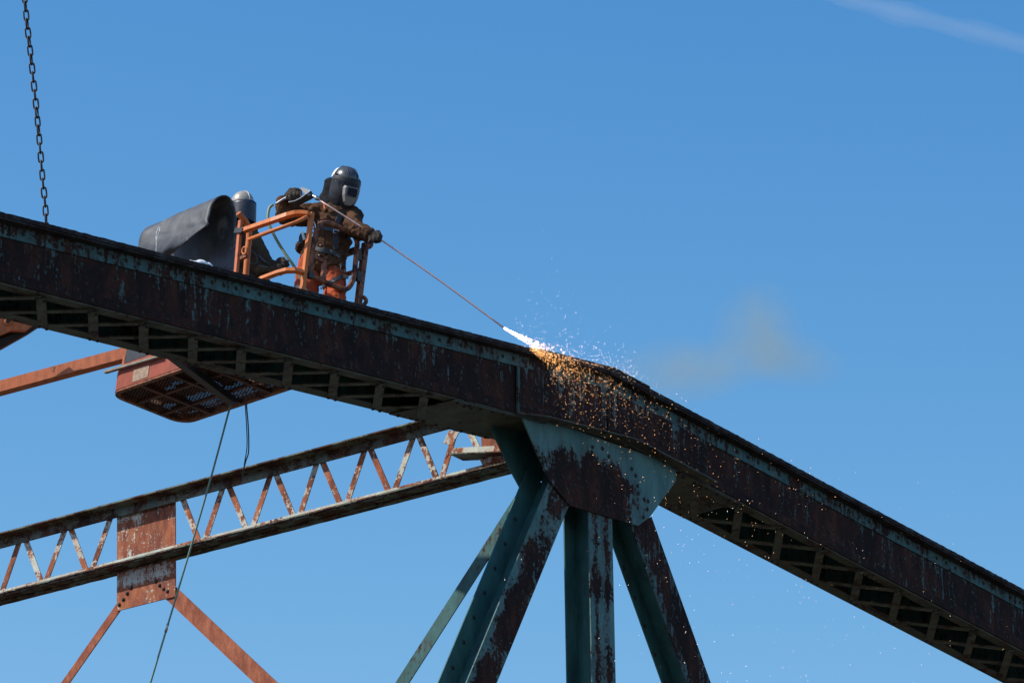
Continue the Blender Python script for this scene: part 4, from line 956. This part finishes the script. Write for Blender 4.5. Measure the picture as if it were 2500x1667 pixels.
body('hood', w1([((1020, 480, .02), .088, (1030, 600, .01), .075), ((1070, 640, 0), .07, (1110, 690, -.02), .07)]), M_hood, man2, foot2, .011, .012, .05, 2)
# harness hook on the second person's hip
hk = MB(); hk.ring(p1_(1130, 930, -.2)-foot2, (.3, -1, 0), .060, .008, 18, 6, .7, (1, .3, .4)); hk.tube([p1_(1180, 900, -.2)-foot2, p1_(1240, 960, -.2)-foot2, p1_(1275, 980, -.2)-foot2, p1_(1270, 1010, -.2)-foot2, p1_(1180, 995, -.2)-foot2], .010, 6)
hk.build('snap_hook', simple('dull_metal', (.10, .09, .08), (.07, .06, .055), .45, .5), man2, smooth=True)

# rope and wires below the basket
def hang(name, pts, r, mat, label, cat, depth, n=40):
    Q = [at_depth(x, y, depth) for x, y in pts]; o = Q[0]; t = thing(name, label, cat, Matrix.Translation(o))
    for_r = [catm(Q, i/n)-o for i in range(n+1)]
    return t, MB().tube(for_r, r, 7).build('strand', mat, t, smooth=True), o
t_, s_, o_r = hang('tag_line', [(566, 975), (558, 1006), (505, 1201), (430, 1456), (367, 1667), (328, 1800)], .009, M_rope, 'pale green tag line hanging from the basket down across the strut', 'rope', 46.0)
MB().tube([at_depth(410, 1522, 46)-o_r, at_depth(404, 1543, 46)-o_r], .013, 8).build('splice', M_metal, t_, smooth=True)
t_, s_, o_w = hang('hanging_wire', [(604, 975), (602, 990), (606, 1040), (607, 1100), (600, 1125), (594, 1150), (592, 1172)], .006, M_black, 'pair of thin black wires dangling below the basket', 'wire', 46.0)
Q = [at_depth(x, y, 46.0)-o_w for x, y in [(600, 975), (599, 990), (602, 1040), (603, 1090), (597, 1130), (594, 1155)]]
MB().tube([catm(Q, i/24) for i in range(25)], .005, 6).build('strand', M_black, t_, smooth=True)

# ---------------------------------------------------------------- sparks, smoke, contrail
oct_v = [(1, 0, 0), (-1, 0, 0), (0, 1, 0), (0, -1, 0), (0, 0, 1), (0, 0, -1)]; oct_f = [(0, 2, 4), (2, 1, 4), (1, 3, 4), (3, 0, 4), (2, 0, 5), (1, 2, 5), (3, 1, 5), (0, 3, 5)]
rng = random.Random(3)
hot, pink, mid, cool = MB(), MB(), MB(), MB()
def edge_y(x):   # pixel row of the chord's upper edge
    return 518+.2555*x if x < 1490 else (898+.53*(x-1490))
def spark(mb, x, y, b, r, st=1.0, dirx=0, diry=0):
    a, z = T(x, y, b); c = Vector((a, b, z)); s = [Vector((r, 0, 0)), Vector((0, r, 0)), Vector((0, 0, r))]
    if st > 1:
        a2, z2 = T(x+dirx, y+diry, b); d = (Vector((a2, b, z2))-c).normalized(); s0 = d.orthogonal().normalized(); s = [d*r*st, s0*r, d.cross(s0)*r]
    mb.add([c+s[0]*v[0]+s[1]*v[1]+s[2]*v[2] for v in oct_v], oct_f)
G = rng.gauss
for i in range(620):                        # white core from the tip
    t = min(1.5, rng.expovariate(1/.42)); x = 1230+105*t; y = 800+60*t-8*t*t; w = .7+5.5*t; k = G(0, w); x += k*-.58+G(0, 3*t); y += k*.81
    if y > edge_y(x)-1: b = -.12-rng.random()*.05
    else: b = .25-.3*t
    spark(hot if rng.random() > t*.9 else (pink if rng.random() < .6 else mid), x, y, b, (.0011+.0022*rng.random()**2)*(1.4-.5*t), 2.5 if rng.random() < .6 else 1, 1.4, 1)
for i in range(1000):                        # plume crossing the edge
    t = min(1.6, rng.expovariate(1/.42)); x = 1296+205*t; y = 846+112*t; w = 4+24*t; k = G(0, w); x += k*-.4; y += k*.9
    fr = y > edge_y(x); spark(mid if fr or rng.random() < .3 else hot, x, y, -.13-.4*rng.random(), .0007+.0015*rng.random()**2, 1.8 if rng.random() < .4 else 1, 2, 1)
for i in range(480):                        # light spray above the chord
    x = 1265+rng.random()**.8*290; h = min(120, rng.expovariate(1/24)); y = edge_y(x)-h+4
    spark(pink if rng.random() < .7 else hot, x+G(0, 6), y, -.1+G(0, .2), .0008+.0014*rng.random()**2)
for i in range(760):                        # fan over the web and gusset
    an = math.radians(min(88, max(14, G(36, 15)))); d = 60+rng.expovariate(1/190); x = 1300+d*math.cos(an)*1.25; y = 855+d*math.sin(an)*1.15
    if y < edge_y(x)-30: continue
    spark(cool if rng.random() < .6 else mid, x, y, -.16-.5*rng.random(), .0008+.0014*rng.random()**2)
for i in range(420):                         # far falling sparks
    x = 1480+rng.random()**.9*850; y = 1150+rng.random()*540
    if rng.random() > math.exp(-abs(x-1720-.55*(y-1200))/260): continue
    spark(cool if y < edge_y(x)+330 and rng.random() < .5 else hot, x, y, -.2-.8*rng.random(), .0009+.0012*rng.random()**1.5)
for i in range(60):
    x = 1330+G(0, 45); y = 815-rng.expovariate(1/60); spark(hot, x, y, -.1+G(0, .2), .0009+.0009*rng.random())
for i in range(8): spark(hot, 1170+rng.random()*1200, 1350+rng.random()*300, -.5, .002)
spk = thing('cutting_sparks', 'shower of white and orange sparks spraying from the lance tip over the bridge joint', 'sparks', MBR); spk['kind'] = 'stuff'
pink.build('pink_sparks', emit('spark_pink', (1, .66, .50), 7), spk, kind='stuff'); hot.build('hot_sparks', emit('spark_white', (1, .78, .64), 6), spk, kind='stuff'); mid.build('orange_sparks', emit('spark_orange', (1, .47, .15), 7.5), spk, kind='stuff'); cool.build('dull_sparks', emit('spark_amber', (1, .50, .24), 6), spk, kind='stuff')

def volmat(name, col, dens, scale, lo, hi, aniso=.2, absc=(0, 0, 0)):
    m = bpy.data.materials.new(name); m.use_nodes = True; nt = m.node_tree; nt.nodes.remove(nt.nodes['Principled BSDF'])
    v = nt.nodes.new('ShaderNodeVolumePrincipled'); v.inputs['Color'].default_value = (*col, 1); v.inputs['Anisotropy'].default_value = aniso
    tc = N(nt, 'ShaderNodeTexCoord'); ln = N(nt, 'ShaderNodeVectorMath', operation='LENGTH'); nt.links.new(tc.outputs['Object'], ln.inputs[0])
    n = noise(nt, tc.outputs['Object'], (1, 1, 1), scale, 5, .6, .5)
    f = ramp(nt, ln.outputs['Value'], [(.0, (1, 1, 1)), (.95, (0, 0, 0))]); g = ramp(nt, n, [(lo, (0, 0, 0)), (hi, (1, 1, 1))])
    d = math_(nt, 'MULTIPLY', math_(nt, 'MULTIPLY', f, g), dens); nt.links.new(d, v.inputs['Density']); nt.links.new(v.outputs[0], nt.nodes['Material Output'].inputs['Volume']); return m
M_smoke = volmat('torch_smoke', (.90, .70, .17), .75, 1.2, .30, .66, -.1)
def blob(name, c, ax, mat, parent=None, **k):
    me = MB().ellip((0, 0, 0), (Vector((1, 0, 0)), Vector((0, 1, 0)), Vector((0, 0, 1))), 24, 14).mesh(name, mat, True); o = link(name, me, parent, **k)
    o.matrix_world = Matrix.Translation(c) @ Matrix(((ax[0].x, ax[1].x, ax[2].x, 0), (ax[0].y, ax[1].y, ax[2].y, 0), (ax[0].z, ax[1].z, ax[2].z, 0), (0, 0, 0, 1))); return o
def smoke_at(x, y, wx, wy, ang, d):
    c = at_depth(x, y, d); sc = d/FPX; a = math.radians(ang); e1 = RT*math.cos(a)+UP*math.sin(a); e2 = -RT*math.sin(a)+UP*math.cos(a); return c, (e1*wx*sc, FW*.5, e2*wy*sc)
bpy.context.view_layer.update()
smk = thing('torch_smoke', 'faint yellowish brown smoke drifting right of the sparks', 'smoke', Matrix.Translation(at_depth(1800, 850, 46.5))); smk['kind'] = 'stuff'
bpy.context.view_layer.update()
for q in ((1835, 780, 135, 100, 35), (1750, 900, 230, 85, 18), (1880, 840, 120, 90, 60), (1640, 890, 190, 80, 5), (1940, 880, 150, 80, -10)):
    c, ax = smoke_at(*q, 47.9); o = blob('plume', c, ax, M_smoke, kind='stuff'); w_ = o.matrix_world.copy(); o.parent = smk; o.matrix_parent_inverse = smk.matrix_world.inverted(); o.matrix_world = w_
# contrail high up
ca, cb = at_depth(1850, -60, 9000), at_depth(2750, 175, 9000); dirv = (cb-ca)
cw = 34*9000/FPX
nrm = dirv.normalized(); e2 = FW.cross(nrm).normalized()
mct = bpy.data.materials.new('contrail_ice'); mct.use_nodes = True; nt = mct.node_tree; nt.nodes.remove(nt.nodes['Principled BSDF'])
vv = nt.nodes.new('ShaderNodeVolumePrincipled'); vv.inputs['Color'].default_value = (1, 1, 1, 1); vv.inputs['Density'].default_value = .0022; vv.inputs['Anisotropy'].default_value = .3
nt.links.new(vv.outputs[0], nt.nodes['Material Output'].inputs['Volume'])
ctr = thing('contrail', 'faint white vapour trail crossing the top right corner of the sky', 'contrail', Matrix.Translation(ca)); ctr['kind'] = 'stuff'
for k, (q, of) in enumerate(((1.0, 0), (.7, .1), (.4, -.1))):
    mb = MB(); m_ = 40; P = []; RR = []
    for i in range(m_+1):
        t = i/m_; P.append(dirv*t+e2*cw*(of+.25*mnoise.noise(Vector((t*7+k*5, 1, 0))))); RR.append(cw*q*(.8+.45*mnoise.noise(Vector((t*9, k*3, 0)))))
    mb.tube(P, RR, 20); mb.build('vapour', mct, ctr, smooth=True, kind='stuff')
